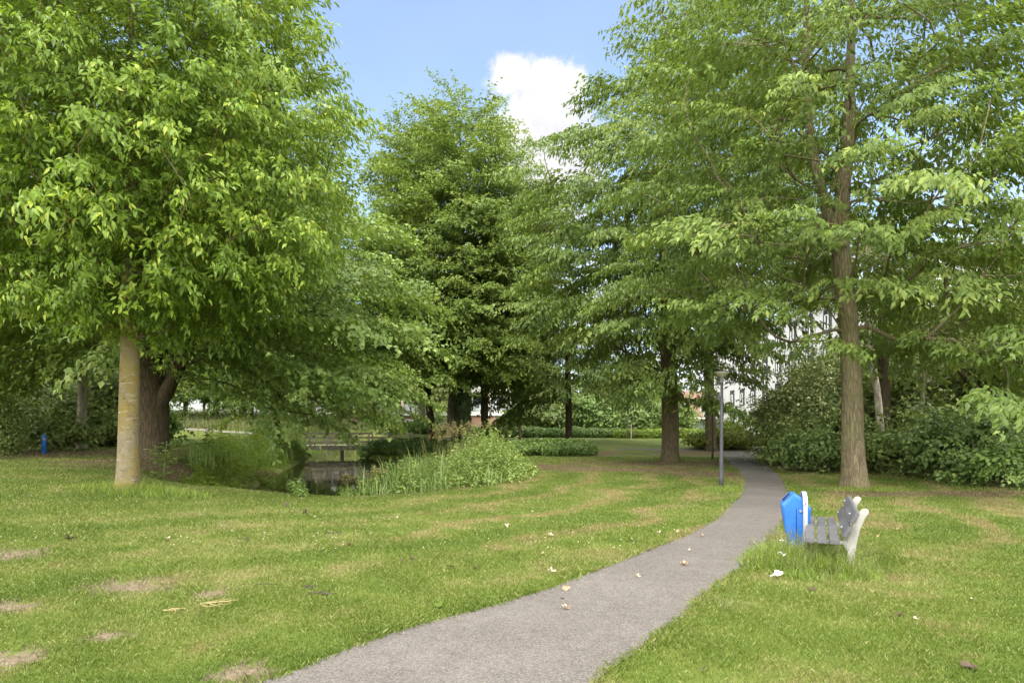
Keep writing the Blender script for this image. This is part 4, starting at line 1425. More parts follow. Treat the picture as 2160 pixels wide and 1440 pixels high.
def umbel_plant(name, label, loc, n, h, r, seed, mat='cream', group=None):
    """branching plant gone to seed: stems and flat heads"""
    rg = np.random.default_rng(seed)
    t = thing(name, label, 'plant', loc, 0, group)
    st = MB(); hv = []; hf = []; ht = []; off = 0
    for i in range(n):
        a = rg.random() * 6.28; q = r * math.sqrt(rg.random())
        b = Vector((q * math.cos(a), q * math.sin(a), 0)); top = b + Vector((rg.normal() * .10, rg.normal() * .10, h * (.6 + .5 * rg.random())))
        st.tube([b, (b + top) / 2 + Vector((rg.normal() * .02, rg.normal() * .02, 0)), top], [.008, .006, .004], 4)
        for j in range(5):
            a = rg.random() * 6.28; c = top + Vector((math.cos(a) * .10, math.sin(a) * .10, .05 * rg.random()))
            st.tube([top - Vector((0, 0, .1)), c], [.004, .002], 3)
            m_ = 14
            P = np.array(c)[None] + rg.normal(size=(m_, 3)) * [.035, .035, .015]
            v, f, tt = leaf_geo(P, rg.normal(size=(m_, 3)), np.tile([0, 0, 1.], (m_, 1)) + rg.normal(size=(m_, 3)) * .3, np.full(m_, .055), np.full(m_, .018), rg.random(m_))
            hv.append(v); hf.append(f + off); ht.append(tt); off += len(v)
    st.build('stem', M['leaf_lush'] if mat != 'straw' else M['straw'], t)
    for a_ in bpy.data.objects[-1:] if False else []: pass
    mesh_np('seed_head', np.concatenate(hv), [np.concatenate(hf)], M[mat], t, {'tint': np.concatenate(ht)})
    m_ = n * 16
    P = np.stack([rg.normal(size=m_) * r * .6, rg.normal(size=m_) * r * .6, rg.random(m_) * h * .6], 1)
    v, f, tt = leaf_geo(P, rg.normal(size=(m_, 3)), np.tile([0, 0, 1.], (m_, 1)) + rg.normal(size=(m_, 3)) * .4, np.full(m_, .10), np.full(m_, .03), rg.random(m_))
    mesh_np('foliage', v, [f], M['leaf_lush'], t, {'tint': tt})
    return t


for i, (px, py, n, h, r, lab) in enumerate([(738, 1046, 24, .80, .42, 'bushy cream headed umbel plant at the left end of the reeds'),
                                            (792, 1044, 13, .70, .35, 'smaller cream headed umbel plant just right of the bushy one'),
                                            (560, 1022, 12, .50, .35, 'cream seed head plant at the foot of the tall left bank weeds'),
                                            (604, 1034, 8, .32, .35, 'low cream seed head plant in front of the open water'),
                                            (905, 1010, 12, .95, .35, 'pale umbel plant among the reeds in front of the nettles'),
                                            (985, 1000, 10, 1.1, .30, 'tall pale umbel plant rising from the nettles')]):
    X, Y, Z = at(px, py)
    umbel_plant('umbel_plant', lab, (X, Y, Z), n, h, r, 50 + i, group='cream headed plants along the pond edge')

# lone green tufts in the water gap
for i, (px, py, lab) in enumerate([(672, 1044, 'small bright green weed standing alone before the dark water'), (632, 1046, 'short grassy weed left of the lone green one at the water')]):
    X, Y, Z = at(px, py)
    rg = np.random.default_rng(70 + i)
    p = np.array([[X, Y, Z]]) + np.concatenate([rg.normal(size=(14, 2)) * .16, np.zeros((14, 1))], 1)
    v, f, q, tt = herb_mesh(p - np.array([X, Y, Z]), .22 + .22 * rg.random(14), rg, L=.13, W=.02, per_m=34)
    t = mesh_np('weed', v, [f, q], M['leaf_reed'], None, {'tint': tt}); t.location = (X, Y, Z)
    tag(t, lab, 'plant')

# long grass round the bench and the bin
rg = np.random.default_rng(81)
TUFT = [(3.0, 8.3), (3.05, 7.8), (3.4, 7.3), (3.9, 7.1), (4.3, 7.25), (4.55, 7.8), (4.9, 8.7), (5.15, 9.5), (4.95, 9.7), (4.5, 9.1), (4.1, 8.5), (3.75, 9.15), (3.4, 8.95)]
p = pts_in(TUFT, 420, rg)
H = edge_h(TUFT, .35, .09, .40)(p, rg)
v1, q1, t1 = blade_tuft('', p, H, None, rg, w=.0032, bend=.9, per=7, spread=.04)
o = mesh_np('long_grass', v1, [q1], M['leaf_lush'], None, {'tint': t1})
tag(o, 'uncut bright green grass round the bench and the blue bin', 'grass', kind='stuff')
p2 = p[rg.random(len(p)) < .22]; H2 = edge_h(TUFT, .56, .18, .4)(p2, rg)
v1, q1, t1 = blade_tuft('', p2, H2, None, rg, w=.0016, bend=.5, per=2, spread=.05)
tips = p2 + np.stack([0 * H2, 0 * H2, H2 * .55], 1)
v2, f2, q2, t2 = herb_mesh(tips, np.full(len(tips), .14), rg, L=.022, W=.005, per_m=150, lean=.5, stem_r=.0008, lo=.0)
o = mesh_np('seeding_grass', np.concatenate([v1, v2]), [np.concatenate([q1, q2 + len(v1)]), f2 + len(v1)], M['meadow'], None, {'tint': np.concatenate([t1, t2])})
tag(o, 'pale seeding grass heads in front of the bin and bench', 'grass', kind='stuff')

# long grass at the foot of the near left trunk and lamp
def ring_grass(label, cx, cy, rx, ry, n, h, seed, mat='leaf_lush', w=.004):
    rg = np.random.default_rng(seed)
    a = rg.random(n) * 6.28; q = np.sqrt(rg.random(n))
    p = np.stack([cx + np.cos(a) * q * rx, cy + np.sin(a) * q * ry], 1)
    if 'path edge' not in label:
        kp = poly_sd(PPN[::3], p[:, 0], p[:, 1]) > .05; p = p[kp]; q = q[kp]
    p = np.concatenate([p, gz(p[:, 0], p[:, 1])[:, None]], 1)
    v1, q1, t1 = blade_tuft('', p, h * (1.15 - .8 * q), None, rg, w=w, bend=.75, per=6, spread=.05)
    o = mesh_np('long_grass', v1, [q1], M[mat], None, {'tint': t1})
    tag(o, label, 'grass', kind='stuff')


ring_grass('uncut grass fringing the foot of the lichen covered trunk', -8.25, 13.8, 1.6, .55, 330, .36, 91)
ring_grass('long grass round the base of the near lamp post', *at(1535, 1034)[:2], .8, .7, 260, .20, 92)
ring_grass('grass tufts at the foot of the grey furrowed trunk', 9.95, 17.75, 1.3, .7, 260, .20, 93)
ring_grass('ragged dark grass mat creeping onto the path edge', *at(1512, 1278)[:2], .30, .12, 110, .07, 94, 'leaf_dark', .003)

# meadow on the left rise
rg = np.random.default_rng(95)
MD = [(-62, 57), (-32, 54.5), (-21, 50.5), (-17.5, 49.5), (-17.5, 62), (-12.5, 62), (-12, 80), (-62, 86)]
p = pts_in(MD, 5.5, rg); H = .65 + .75 * rg.random(len(p))
v1, q1, t1 = blade_tuft('', p, H, None, rg, w=.014, bend=.6, per=5, spread=.2)
o = mesh_np('meadow', v1, [q1], M['meadow'], None, {'tint': t1})
tag(o, 'tall pale flowering meadow grass on the rise beyond the far path', 'meadow', kind='stuff')


def lobed_cloud(rg, blobs, dens, L, W, droop=.3, inner=.35, jit=.5, tm=.42, lump_amp=.25, lump=2.6, hang=.35):
    """leaves on lumpy ellipsoid shells"""
    Ps = []; Ns = []; T = []
    for (cx, cy, cz, rx, ry, rz) in blobs:
        area = 4 * math.pi * ((rx * ry) ** 1.6 / 3 + (rx * rz) ** 1.6 / 3 + (ry * rz) ** 1.6 / 3) ** (1 / 1.6)
        n = int(dens * area)
        q = nrm(rg.normal(size=(n, 3)))
        q = q[q[:, 2] > -.75]
        n = len(q)
        k_ = rg.normal(size=(7, 3)) * lump; ph = rg.random(7) * 6.28
        wv = np.sin(q @ k_.T + ph).sum(1) / 3.0
        depth = np.where(rg.random(n) < inner, .55 + .4 * rg.random(n), .95 + .1 * rg.random(n))
        rr = depth * (1 + lump_amp * wv)
        P = np.array([cx, cy, cz]) + q * rr[:, None] * np.array([rx, ry, rz])
        Ps.append(P); Ns.append(nrm(q / np.array([rx, ry, rz]))); T.append(np.clip(tm + .22 * rg.normal(size=n) + .10 * wv, 0, 1))
    P = np.concatenate(Ps); N = np.concatenate(Ns); T = np.concatenate(T)
    n = len(P)
    N2 = N + rg.normal(size=(n, 3)) * jit + np.array([0, 0, .35])
    D = np.cross(N2, rg.normal(size=(n, 3))) + N * .4 + np.array([0, 0, -hang])
    LL = L * (.6 + .7 * rg.random(n))
    return leaf_geo(P, D, N2, LL, LL * W / L, T, droop=droop)


def shrub(name, label, loc, blobs, mat, seed, dens=190, L=.12, W=.045, group=None, cat='shrub', stems=5, **kw):
    rg = np.random.default_rng(seed)
    t = thing(name, label, cat, loc, 0, group)
    bl = []
    for (cx, cy, cz, rx, ry, rz) in blobs:
        bl.append((cx, cy, cz, rx * .82, ry * .82, rz * .82))
        for i in range(int(4 + 5 * rx * rz)):
            q = nrm(rg.normal(size=3)); q[2] = abs(q[2]) * .9 - .25
            s = .24 + .16 * rg.random()
            bl.append((cx + q[0] * rx * .82, cy + q[1] * ry * .82, cz + q[2] * rz * .82, rx * s * 1.2, ry * s * 1.2, rz * s))
    v, f, tt = lobed_cloud(rg, bl, dens * .55, L, W, **kw)
    k_ = L / .12
    B_ = np.array([(b_[0], b_[1], b_[2], b_[3] * 1.06, b_[4] * 1.06, b_[5] * 1.06) for b_ in blobs])
    C_ = sample_crown(B_, .46 * k_, rg, .0, tries=9000, rough=.30, maxn=420, zf=1.1)
    C_ = C_[C_[:, 2] > .12]
    az_ = np.arctan2(C_[:, 1], C_[:, 0]) + rg.normal(size=len(C_)) * .5
    pit = .9 * np.clip((C_[:, 2] - B_[0, 2]) / B_[0, 5], -.5, 1) + rg.normal(size=len(C_)) * .3
    v2_, f2_, t2_ = clump_leaves(C_, az_, pit, k_ * (.55 + .5 * rg.random(len(C_))), SPR['shrub'], rg)
    t2_ = np.clip(t2_ + kw.get('tm', .42) - .42, 0, 1)
    f2_ = f2_ + len(v); v = np.concatenate([v, v2_]); f = np.concatenate([f, f2_]); tt = np.concatenate([tt, t2_])
    v[:, 2] = np.maximum(v[:, 2], .02)
    mesh_np('foliage', v, [f], mat, t, {'tint': tt})
    w = MB()
    for i in range(stems):
        b = blobs[i % len(blobs)]
        x0, y0 = b[0] + rg.normal() * .15 * b[3], b[1] + rg.normal() * .15 * b[4]
        x1, y1 = b[0] + rg.normal() * .5 * b[3], b[1] + rg.normal() * .5 * b[4]
        w.tube([(x0, y0, -.1), ((x0 + x1) / 2, (y0 + y1) / 2, b[2] * .6), (x1, y1, b[2] + b[5] * .4)], [.04, .03, .012], 5)
    w.build('stem', M['bark_dark'], t)
    return t


def sh(px, Y, w_px, top_py, depth, mat, label, seed, L=.12, W=.045, dens=190, sink=0., **kw):
    """a shrub standing on the ground at photo column px and distance Y"""
    X, _, Z = at(px, Y=Y)
    rx = w_px / 2 / F * Y
    h = fz(top_py, Y) - Z
    r2 = np.random.default_rng(seed + 900)
    bl = [(0, 0, h * .48, rx, depth, h * .52)]
    for i in range(3):
        a = r2.random() * 6.28
        bl.append((math.cos(a) * rx * .5, math.sin(a) * depth * .5, h * (.35 + .25 * r2.random()), rx * .6, depth * .6, h * .4))
    kw.setdefault('lump_amp', .42)
    return shrub('shrub', label, (X, Y, Z - sink), bl, mat, seed, dens * .72, L * 1.3, W * 1.3, **kw)


sh(1692, 31.5, 172, 790, 2.3, M['leaf_fleck'], 'tall dark shrub flecked with pale leaves at the right of the path bend', 101, L=.13, W=.042, dens=210, tm=.58)
sh(1722, 25.0, 150, 905, 1.1, M['leaf_blue'], 'low blue green shrub at the foot of the flecked shrub left of the grey trunk', 102, L=.14, W=.05)
sh(1650, 28.5, 80, 905, .9, M['leaf_dark'], 'small dark shrub nearest the path bend', 103, L=.13, W=.045)
sh(1765, 32.0, 190, 795, 1.8, M['leaf_olive'], 'olive shrub rising behind the grey furrowed trunk', 104, L=.15, W=.05)
sh(1895, 23.5, 165, 905, 1.2, M['leaf_dark'], 'dark low shrub just right of the grey furrowed trunk', 105, L=.13, W=.045)
sh(2045, 21.0, 200, 862, 1.4, M['leaf_blue'], 'large deep green shrub at the right with layered fans of leaves', 106, L=.15, W=.05)
sh(2130, 18.6, 150, 925, 1.0, M['leaf_hedge'], 'bright green low bush at the right margin', 107, L=.12, W=.04)
sh(1975, 24.5, 150, 845, 1.2, M['leaf_dark'], 'dark bush between the birch and the deep green shrub', 108, L=.13, W=.045)
sh(1905, 31.0, 170, 775, 1.8, M['leaf_olive'], 'light olive bush behind the birch trunk', 109, L=.15, W=.05)
sh(2040, 30.0, 210, 745, 2.0, M['leaf_olive'], 'tall olive bush behind the deep green shrub', 110, L=.16, W=.055)
sh(2170, 26.0, 200, 690, 2.0, M['leaf_dark'], 'tall dark bush reaching past the right edge of the view', 111, L=.15, W=.05)
sh(1725, 40.0, 120, 750, 1.8, M['leaf_olive'], 'yellow green young tree like bush against the white block', 112, L=.2, W=.07)
sh(1810, 26.5, 130, 935, .9, M['leaf_blue'], 'low blue green bush hidden partly by the grey furrowed trunk', 113, L=.13, W=.05)
sh(1531, 43.0, 145, 905, 1.8, M['leaf_yellow'], 'rounded golden yellow shrub behind the lamp posts', 120, L=.17, W=.05, dens=120)
sh(1540, 46.0, 60, 885, 1.0, M['leaf_lush'], 'taller lime green shoot of bush above the golden shrub', 121, L=.17, W=.05, dens=120)
sh(865, 58, 80, 893, 1.5, M['leaf_yellow'], 'small yellow green bush across the pond by the pale trunk', 122, L=.2, W=.06, dens=90)
sh(905, 66, 60, 868, 1.6, M['leaf_dark'], 'dark round bush between the trunks beyond the pond', 123, L=.24, W=.08, dens=70)
sh(1380, 66, 150, 845, 2.5, M['leaf_far'], 'pale bushy shrub behind the far hedge left of the thick trunk', 124, L=.24, W=.08, dens=70)
sh(1275, 68, 150, 835, 2.5, M['leaf_hedge'], 'green bush behind the far hedge near the staked sapling', 125, L=.24, W=.08, dens=70)
sh(1150, 68, 160, 845, 2.5, M['leaf_dark'], 'dark bush behind the far hedge beside the thin trunk', 126, L=.24, W=.08, dens=70)
sh(150, 33, 160, 838, 2.2, M['leaf_dark'], 'dark undergrowth bush behind the pale trunk at the left', 127, L=.16, W=.055)
sh(60, 36, 200, 760, 2.4, M['leaf_dark'], 'dark tall bush above the clipped hedge', 128, L=.18, W=.06)
sh(240, 36, 150, 775, 2.4, M['leaf_dark'], 'dark tall bush behind the lichen covered trunk', 129, L=.18, W=.06)
sh(-40, 33, 190, 800, 2.4, M['leaf_dark'], 'dark tall bush at the left edge behind the hedge', 130, L=.18, W=.06)
sh(130, 28.5, 130, 885, 1.1, M['leaf_dark'], 'low dark bush beside the blue marker post', 131, L=.13, W=.045)
sh(335, 33, 60, 850, 1.2, M['leaf_hedge'], 'green bush just right of the forked dark trunk', 132, L=.16, W=.055)
sh(600, 56, 60, 893, 1.0, M['leaf_hedge'], 'small dark bush at the meadow edge above the bridge end', 133, L=.2, W=.06, dens=90)


def hedge(name, label, line, width, height, mat, seed, dens=260, L=.11, W=.04, cat='hedge', wob=.14, rz_=0):
    rg = np.random.default_rng(seed)
    P = np.array(line, float)
    t = thing(name, label, cat, (P[0, 0], P[0, 1], G(*P[0])))
    bl = []
    sl = np.linalg.norm(np.diff(P, axis=0), axis=1).sum()
    nn = max(2, int(sl / (width * .42)))
    C = catmull(P, nn) if len(P) > 2 else P[0] + (P[1] - P[0]) * np.linspace(0, 1, nn)[:, None]
    for c in C:
        for j in range(2):
            hh = height * (1 - wob + 2 * wob * rg.random() * .5)
            x_ = c[0] + rg.normal() * width * .12; y_ = c[1] + rg.normal() * width * .12
            bl.append((x_ - P[0, 0], y_ - P[0, 1], G(x_, y_) - t.location.z + hh * .45, width * .42, width * .42, hh * .55))
    v, f, tt = lobed_cloud(rg, bl, dens, L, W, lump_amp=.12)
    mesh_np('foliage', v, [f], mat, t, {'tint': tt})
    w = MB()
    for c in C[::2]:
        w.tube([(c[0] - P[0, 0], c[1] - P[0, 1], G(*c) - t.location.z - .1), (c[0] - P[0, 0] + .05, c[1] - P[0, 1], G(*c) - t.location.z + height * .6)], .025, 5)
    w.build('stem', M['bark_dark'], t)


hedge('hedge', 'clipped grey green hedge at the left edge of the lawn', [(-24.5, 24.4), (-22.0, 24.2), (-19.6, 24.0)], 2.0, 2.0, M['leaf_nettle'], 201, dens=330, L=.09, W=.04)
hedge('hedge', 'low spreading dark green hedge at the end of the nettle bank', [(-2.6, 38.4), (1.0, 38.2), (3.7, 38.4)], 3.0, .98, M['leaf_hedge'], 202, dens=150, L=.15, W=.05)
hedge('hedge', 'dark clipped hedge across the far lawn left of the staked sapling', [(-3.2, 60), (3, 60.5), (9.6, 60)], 1.8, 1.05, M['leaf_hedge'], 203, dens=110, L=.18, W=.065)
hedge('hedge', 'lighter green low hedge across the far lawn right of the staked sapling', [(10.4, 58.5), (14, 58.8), (17.4, 59.5)], 1.8, .92, M['leaf_lush'], 204, dens=110, L=.18, W=.065)
hedge('bank_shrub', 'shaded bank of dark shrubs on the far side of the pond', [(-10.6, 45.3), (-7.5, 44.6), (-4.2, 43.6), (-2.6, 40.6)], 1.4, .98, M['leaf_hedge'], 205, dens=150, L=.16, W=.05, cat='shrub', wob=.3)
hedge('hedge', 'dark hedge strip between the trunks beyond the pond', [(-9.0, 56), (-5, 56.5), (-3.0, 57)], 1.7, 1.1, M['leaf_hedge'], 206, dens=110, L=.18, W=.06)

# dark planter with clipped top by the far shed
t = thing('planter', 'dark slatted planter with clipped green top on the far lawn edge', 'planter', ((1464 - 1080) / F * 57, 57, G(16.6, 57)))
w = MB()
for i in range(7): w.box((-.5 + i * .17, 0, .20), (.13, .5, .42))
w.build('box', M['lamp_dark'], t)
v, f, tt = lobed_cloud(np.random.default_rng(5), [(0, 0, .5, .7, .4, .16)], 200, .12, .05)
mesh_np('foliage', v, [f], M['leaf_hedge'], t, {'tint': tt})


# thistle beside the near left trunk
def thistle(loc):
    rg = np.random.default_rng(7)
    t = thing('thistle', 'tall spiky grey green thistle beside the lichen covered trunk', 'plant', loc)
    w = MB(); w.tube([(0, 0, -.05), (.02, 0, .45), (.06, .02, .92)], [.012, .010, .006], 6)
    tops = [(.06, .02, .92)]
    for (zz, a, l) in ((.35, .4, .3), (.5, 2.6, .34), (.62, 4.6, .28), (.74, 1.2, .22)):
        e = (math.cos(a) * l, math.sin(a) * l, zz + l * .75); w.tube([(.02, 0, zz), (e[0] * .6, e[1] * .6, zz + l * .3), e], [.007, .006, .004], 5); tops.append(e)
    w.build('stem', M['leaf_nettle'], t)
    P = []; D = []; L = []
    for i in range(70):
        z_ = .04 + .88 * rg.random(); a = rg.random() * 6.28
        base = Vector((.03, 0, z_)) if i < 42 else Vector(tops[1 + i % 4]) * (.5 + .5 * rg.random())
        l = .26 * (1.15 - .7 * z_)
        for j in range(5):
            P.append(base + Vector((math.cos(a), math.sin(a), .25)) * l * j / 5); aa = a + (.9 if j % 2 else -.9) * (j > 0)
            D.append((math.cos(aa), math.sin(aa), .3 + .2 * rg.normal())); L.append(l * (.9 if j == 0 else .42))
    L = np.array(L); n = len(L)
    v, f, tt = leaf_geo(np.array([tuple(p) for p in P]), np.array(D), np.tile([0, 0, 1.], (n, 1)) + rg.normal(size=(n, 3)) * .3, L, L * .10, rg.random(n))
    mesh_np('foliage', v, [f], M['leaf_nettle'], t, {'tint': tt})
    hb = MB()
    for c in tops: hb.lathe([(.006, -.02), (.016, 0), (.012, .018), (.004, .026)], 8, c)
    hb.build('bud', M['leaf_reed'], t)


X, Y, Z = at(345, 1012)
thistle((X, Y, Z))
bpy.data.objects['thistle'].scale = (1.3, 1.3, 1.2)

# ------------------------------------------------------------------ trees
def W(px, py, Y):
    return ((px - 1080) / F * Y, Y, fz(py, Y))


# near left tree with the lichen covered trunk
Y = 14.0
b = (-8.61, Y, G(-8.61, Y))
tree('tree', 'bright green ash like tree with a yellow lichen covered trunk on the left lawn', b,
     [(b[0], Y, b[2], .215), (b[0] + .03, Y, b[2] + 1.2, .205), (b[0] + .06, Y, 3.3, .195), (b[0] + .05, Y, 5.5, .15), (b[0], Y + .1, 8, .10), (b[0] + .1, Y, 10.6, .06), (b[0] + .1, Y, 12.6, .025)],
     [(b[0] + .1, Y, 7.3, 4.0, 4.0, 3.4), (b[0] + .3, Y - .3, 8.4, 4.35, 4.1, 3.2), (b[0] - .2, Y, 6.1, 3.5, 3.4, 2.0), (b[0] + .1, Y, 4.9, 2.1, 2.1, 1.15), (b[0], Y - .2, 10.9, 3.7, 3.7, 2.6), (b[0] + 2.4, Y - .6, 6.3, 2.4, 2.4, 1.7), (b[0] - 2.6, Y - .6, 7.8, 2.8, 2.8, 2.4), (b[0] + 1.0, Y - .5, 4.8, 1.9, 1.8, .8)],
     .72, 'ash', M['leaf_ash'], M['bark_ash'], 1, 3.4, fine=True, inner=.22, flare=.75, scale=1.12, lump=.04, rough=.26, droopf=.22)

# forked dark tree behind it, with wide drooping limbs over the pond bank
Y = 22.0
b = (-12.7, Y, G(-12.7, Y))
tree('tree', 'broad dark trunked maple with a forked bole and low drooping boughs beside the pond', b,
     [(b[0], Y, b[2], .55), (b[0] + .05, Y, b[2] + 1.5, .53), (b[0] + .0, Y, 3.3, .50), (b[0] - .3, Y + .1, 6, .36), (b[0] - .3, Y, 9, .22), (b[0] - .2, Y, 12.5, .08)],
     [(b[0] - .2, Y, 9.5, 6.8, 5.5, 5.2), (-8.2, 21, 6.2, 4.2, 3.8, 2.5), (-5.9, 21.2, 4.7, 2.4, 2.6, 1.35), (-17.5, 21, 6.4, 4.4, 3.6, 2.0), (-10.6, 18.8, 5.6, 2.6, 2.0, 1.0), (-7.6, 20.5, 3.6, 2.0, 1.6, .7), (-20.5, 23, 6.5, 4, 4, 3)],
     1.2, 'maple', M['leaf_maple'], M['bark_dark'], 2, 2.6, scale=2.0, inner=.15, flare=.35, rough=.26, tier=1.5, slope=.2, zf=.9, pitchf=.2, pitch0=-.2,
     extra_stems=[[(b[0] + .15, Y - .1, 2.2, .27), (b[0] + .75, Y - .1, 3.3, .24), (b[0] + 1.6, Y - .2, 4.8, .17), (b[0] + 3.0, Y - .4, 6.6, .08)]])

# maple on the far left bank
Y = 41.0
b = (-15.6, Y, G(-15.6, Y))
tree('tree', 'tall rounded maple on the left pond bank behind the drooping boughs', b,
     [(b[0], Y, b[2], .35), (b[0] + .2, Y, 5, .28), (b[0] + .8, Y, 10, .16), (b[0] + 1.2, Y, 14.4, .05)],
     [(-12.8, Y, 10.5, 5.6, 5, 4.4), (-11.0, Y - 1, 7.0, 4.6, 4.2, 3.2), (-16, Y, 8, 4.5, 4, 4.5), (-9.4, Y - 1.5, 4.6, 3.0, 2.6, 1.8)],
     1.42, 'maple', M['leaf_maple'], M['bark_mid'], 3, 3.2, scale=2.5, inner=.3, tier=1.9, slope=.15, zf=.9, pitchf=.2, pitch0=-.15)

# tall upright tree in the middle, ivy on its trunk
Y = 46.0
b = (*at(978, Y=Y)[:2], G(*at(978, Y=Y)[:2]))
xc = b[0]
t3, _, _ = tree('tree', 'tall upright tree with an ivy clad trunk standing in the middle beyond the pond', b,
     [(xc, Y, b[2], .46), (xc, Y, 5, .40), (xc - .2, Y, 12, .28), (xc - .2, Y, 19, .13), (xc - .3, Y, 24.2, .03)],
     [(xc - .3, Y, 22.7, 3.1, 2.8, 2.3), (xc - 1.0, Y, 20.6, 4.4, 4.0, 2.8), (xc - .2, Y, 18.0, 5.7, 5.0, 3.2), (xc - .1, Y, 14.5, 6.5, 5.6, 4.2), (xc + .3, Y - .5, 10.5, 6.6, 5.6, 4.0), (xc - .5, Y - 1, 8.2, 5.4, 4.8, 2.4), (xc + .4, Y - 4.6, 6.2, 4.6, 1.6, 1.3), (xc + 4.6, Y - .5, 15.8, 2.2, 2.4, 2.0), (xc - 3.2, Y - .5, 21.4, 1.8, 1.8, 1.7)],
     1.06, 'upright', M['leaf_upright'], M['bark_dark'], 4, 4.2, scale=2.3, inner=.22, rough=.22, pitchf=.35, tier=1.35, slope=.05, zf=.9, pitch0=.02)
rg = np.random.default_rng(44)
n = 2600
a = rg.random(n) * 6.28; zz = rg.random(n) * 5.5
rr = .46 + .10 * rg.random(n)
P = np.stack([np.cos(a) * rr, np.sin(a) * rr, zz], 1); N = np.stack([np.cos(a), np.sin(a), 0 * a + .3], 1)
v, f, tt = leaf_geo(P, np.cross(N, rg.normal(size=(n, 3))) + [0, 0, -.6], N + rg.normal(size=(n, 3)) * .4, np.full(n, .17), np.full(n, .07), rg.random(n))
mesh_np('ivy', v, [f], M['leaf_ivy'], t3, {'tint': tt})

# smaller trees round it
def mid_tree(px, Y, w_px, lean_px, label, seed, blobs, bark, spr='upright', leaf=None, first=3.6, top=12, sp=1.4, sc=2.2, inner=.25, **kw):
    X, _, Z = at(px, Y=Y)
    r = w_px / 2 / F * Y
    lx = lean_px / F * Y
    return tree('tree', label, (X, Y, Z), [(X, Y, Z, r), (X + lx * .35, Y, Z + 2.2, r * .9), (X + lx, Y, Z + 5, r * .75), (X + lx * 1.4, Y, (Z + top) * .7, r * .45), (X + lx * 1.3, Y, top, .04)],
                blobs, sp, spr, leaf or M['leaf_upright'], bark, seed, first, scale=sc, inner=inner, flare=.28, **kw)


mid_tree(911, 49, 17, -12, 'dark leaning trunk tree just left of the ivy clad one', 5, [(-7.5, 49, 9, 3.6, 3, 4), (-8.2, 48, 7.4, 3.0, 2.6, 1.3), (-6, 47.5, 7.4, 2.4, 2.4, 1.4)], M['bark_dark'], top=13)
mid_tree(893, 57, 16, -10, 'pale barked leaning tree behind the dark leaning trunk', 6, [(-8.6, 57, 10, 3.6, 3, 4), (-10.5, 57, 8.6, 2.6, 2.4, 2)], M['bark_pale'], top=14)
mid_tree(953, 50, 23, 4, 'thick pale barked trunk half hidden behind the ivy clad tree', 7, [(-4.8, 51, 8.5, 3, 2.6, 3.0)], M['bark_pale'], top=11)
mid_tree(1023, 49, 18, -2, 'straight dark trunk tree right of the ivy clad one', 8, [(-2.1, 49, 8, 3.4, 3.2, 3.6), (-1.2, 47.5, 7.2, 2.6, 2.4, 1.4), (-3.5, 47.2, 7.2, 2.2, 2.0, 1.0)], M['bark_dark'], top=12.5)
mid_tree(822, 60, 8, -3, 'thin mossy trunk tree behind the far end of the bridge', 9, [(-12, 60, 8, 2.6, 2.4, 3.6), (-11.5, 59, 7.2, 1.8, 1.6, 1.4)], M['bark_mid'], top=12)
mid_tree(1096, 55, 7, 1, 'slim pale trunked young tree left of the far hedge centre', 10, [(.7, 55, 7.0, 2.2, 2, 3.2)], M['bark_pale'], top=10.5)

# low spreading tree before the far hedge
Y = 50.0
X, _, Z = at(1200, Y=Y)
mid_tree(1200, Y, 16, -2, 'low spreading drooping tree with a slim dark trunk before the far hedge', 11,
         [(X - .4, Y, 9.0, 4.9, 4.2, 3.0), (X - 1.6, Y - 1.5, 6.6, 4.2, 3.2, 2.0), (X + 2.4, Y - 1, 6.2, 3.6, 3.0, 1.8), (X - 4.4, Y - 1, 5.0, 2.2, 2.0, 1.6), (X - 2.0, Y - 2, 5.0, 2.6, 1.8, 1.2)], M['bark_dark'], 'zelkova', M['leaf_zelkova'], top=12, sp=1.65, sc=2.7, tier=1.7, slope=.2, zf=.9, pitchf=.2, pitch0=-.2)

# tall drooping tree with the thick trunk on the lawn
Y = 31.0
b = at(1414, 975)
xc, Y = b[0], b[1]
tree('tree', 'tall spreading zelkova like tree with a thick flared trunk in the middle of the lawn', b,
     [(xc, Y, b[2], .43), (xc, Y, 2.5, .40), (xc - .1, Y, 5, .36), (xc - .3, Y, 10, .26), (xc - .2, Y, 16, .14), (xc - .1, Y, 21.4, .03)],
     [(xc + .9, Y, 19.6, 2.6, 2.8, 2.4), (xc + .1, Y, 16.2, 4.2, 4.4, 3.0), (xc - .3, Y - .3, 12.0, 6.0, 5.4, 3.6), (xc - 1.2, Y - .5, 8.3, 5.6, 5.2, 2.6), (xc - .2, Y - 2.5, 5.2, 3.2, 2.6, 1.5), (xc + 2.4, Y - 1.0, 8.4, 2.8, 2.4, 1.3), (xc - 5.6, Y, 13.2, 1.6, 1.8, 1.5), (xc - 3.5, Y, 15.8, 1.7, 1.8, 1.4), (xc + 4.2, Y + .5, 18.0, 3.0, 3, 3)],
     1.40, 'zelkova', M['leaf_zelkova'], M['bark_mid'], 12, 3.9, scale=2.25, inner=.35, tip=.02, flare=.5, rough=.30, tier=1.7, slope=.09, zf=.9, pitchf=.30, pitch0=-.06)

# leaning tree behind the lamps
Y = 41.5
X, _, Z = at(1501, Y=Y)
mid_tree(1501, Y, 25, -6, 'leaning dark trunk tree behind the farther lamp post', 13,
         [(X - .3, Y, 10.3, 4.2, 4.0, 2.8), (X + 1.0, Y - .5, 13.5, 4.2, 4, 3.6)], M['bark_mid'], 'zelkova', M['leaf_zelkova'], first=3.4, top=17, sp=1.65, sc=2.5, tier=1.8, slope=.15, zf=.9, pitchf=.2, pitch0=-.15)

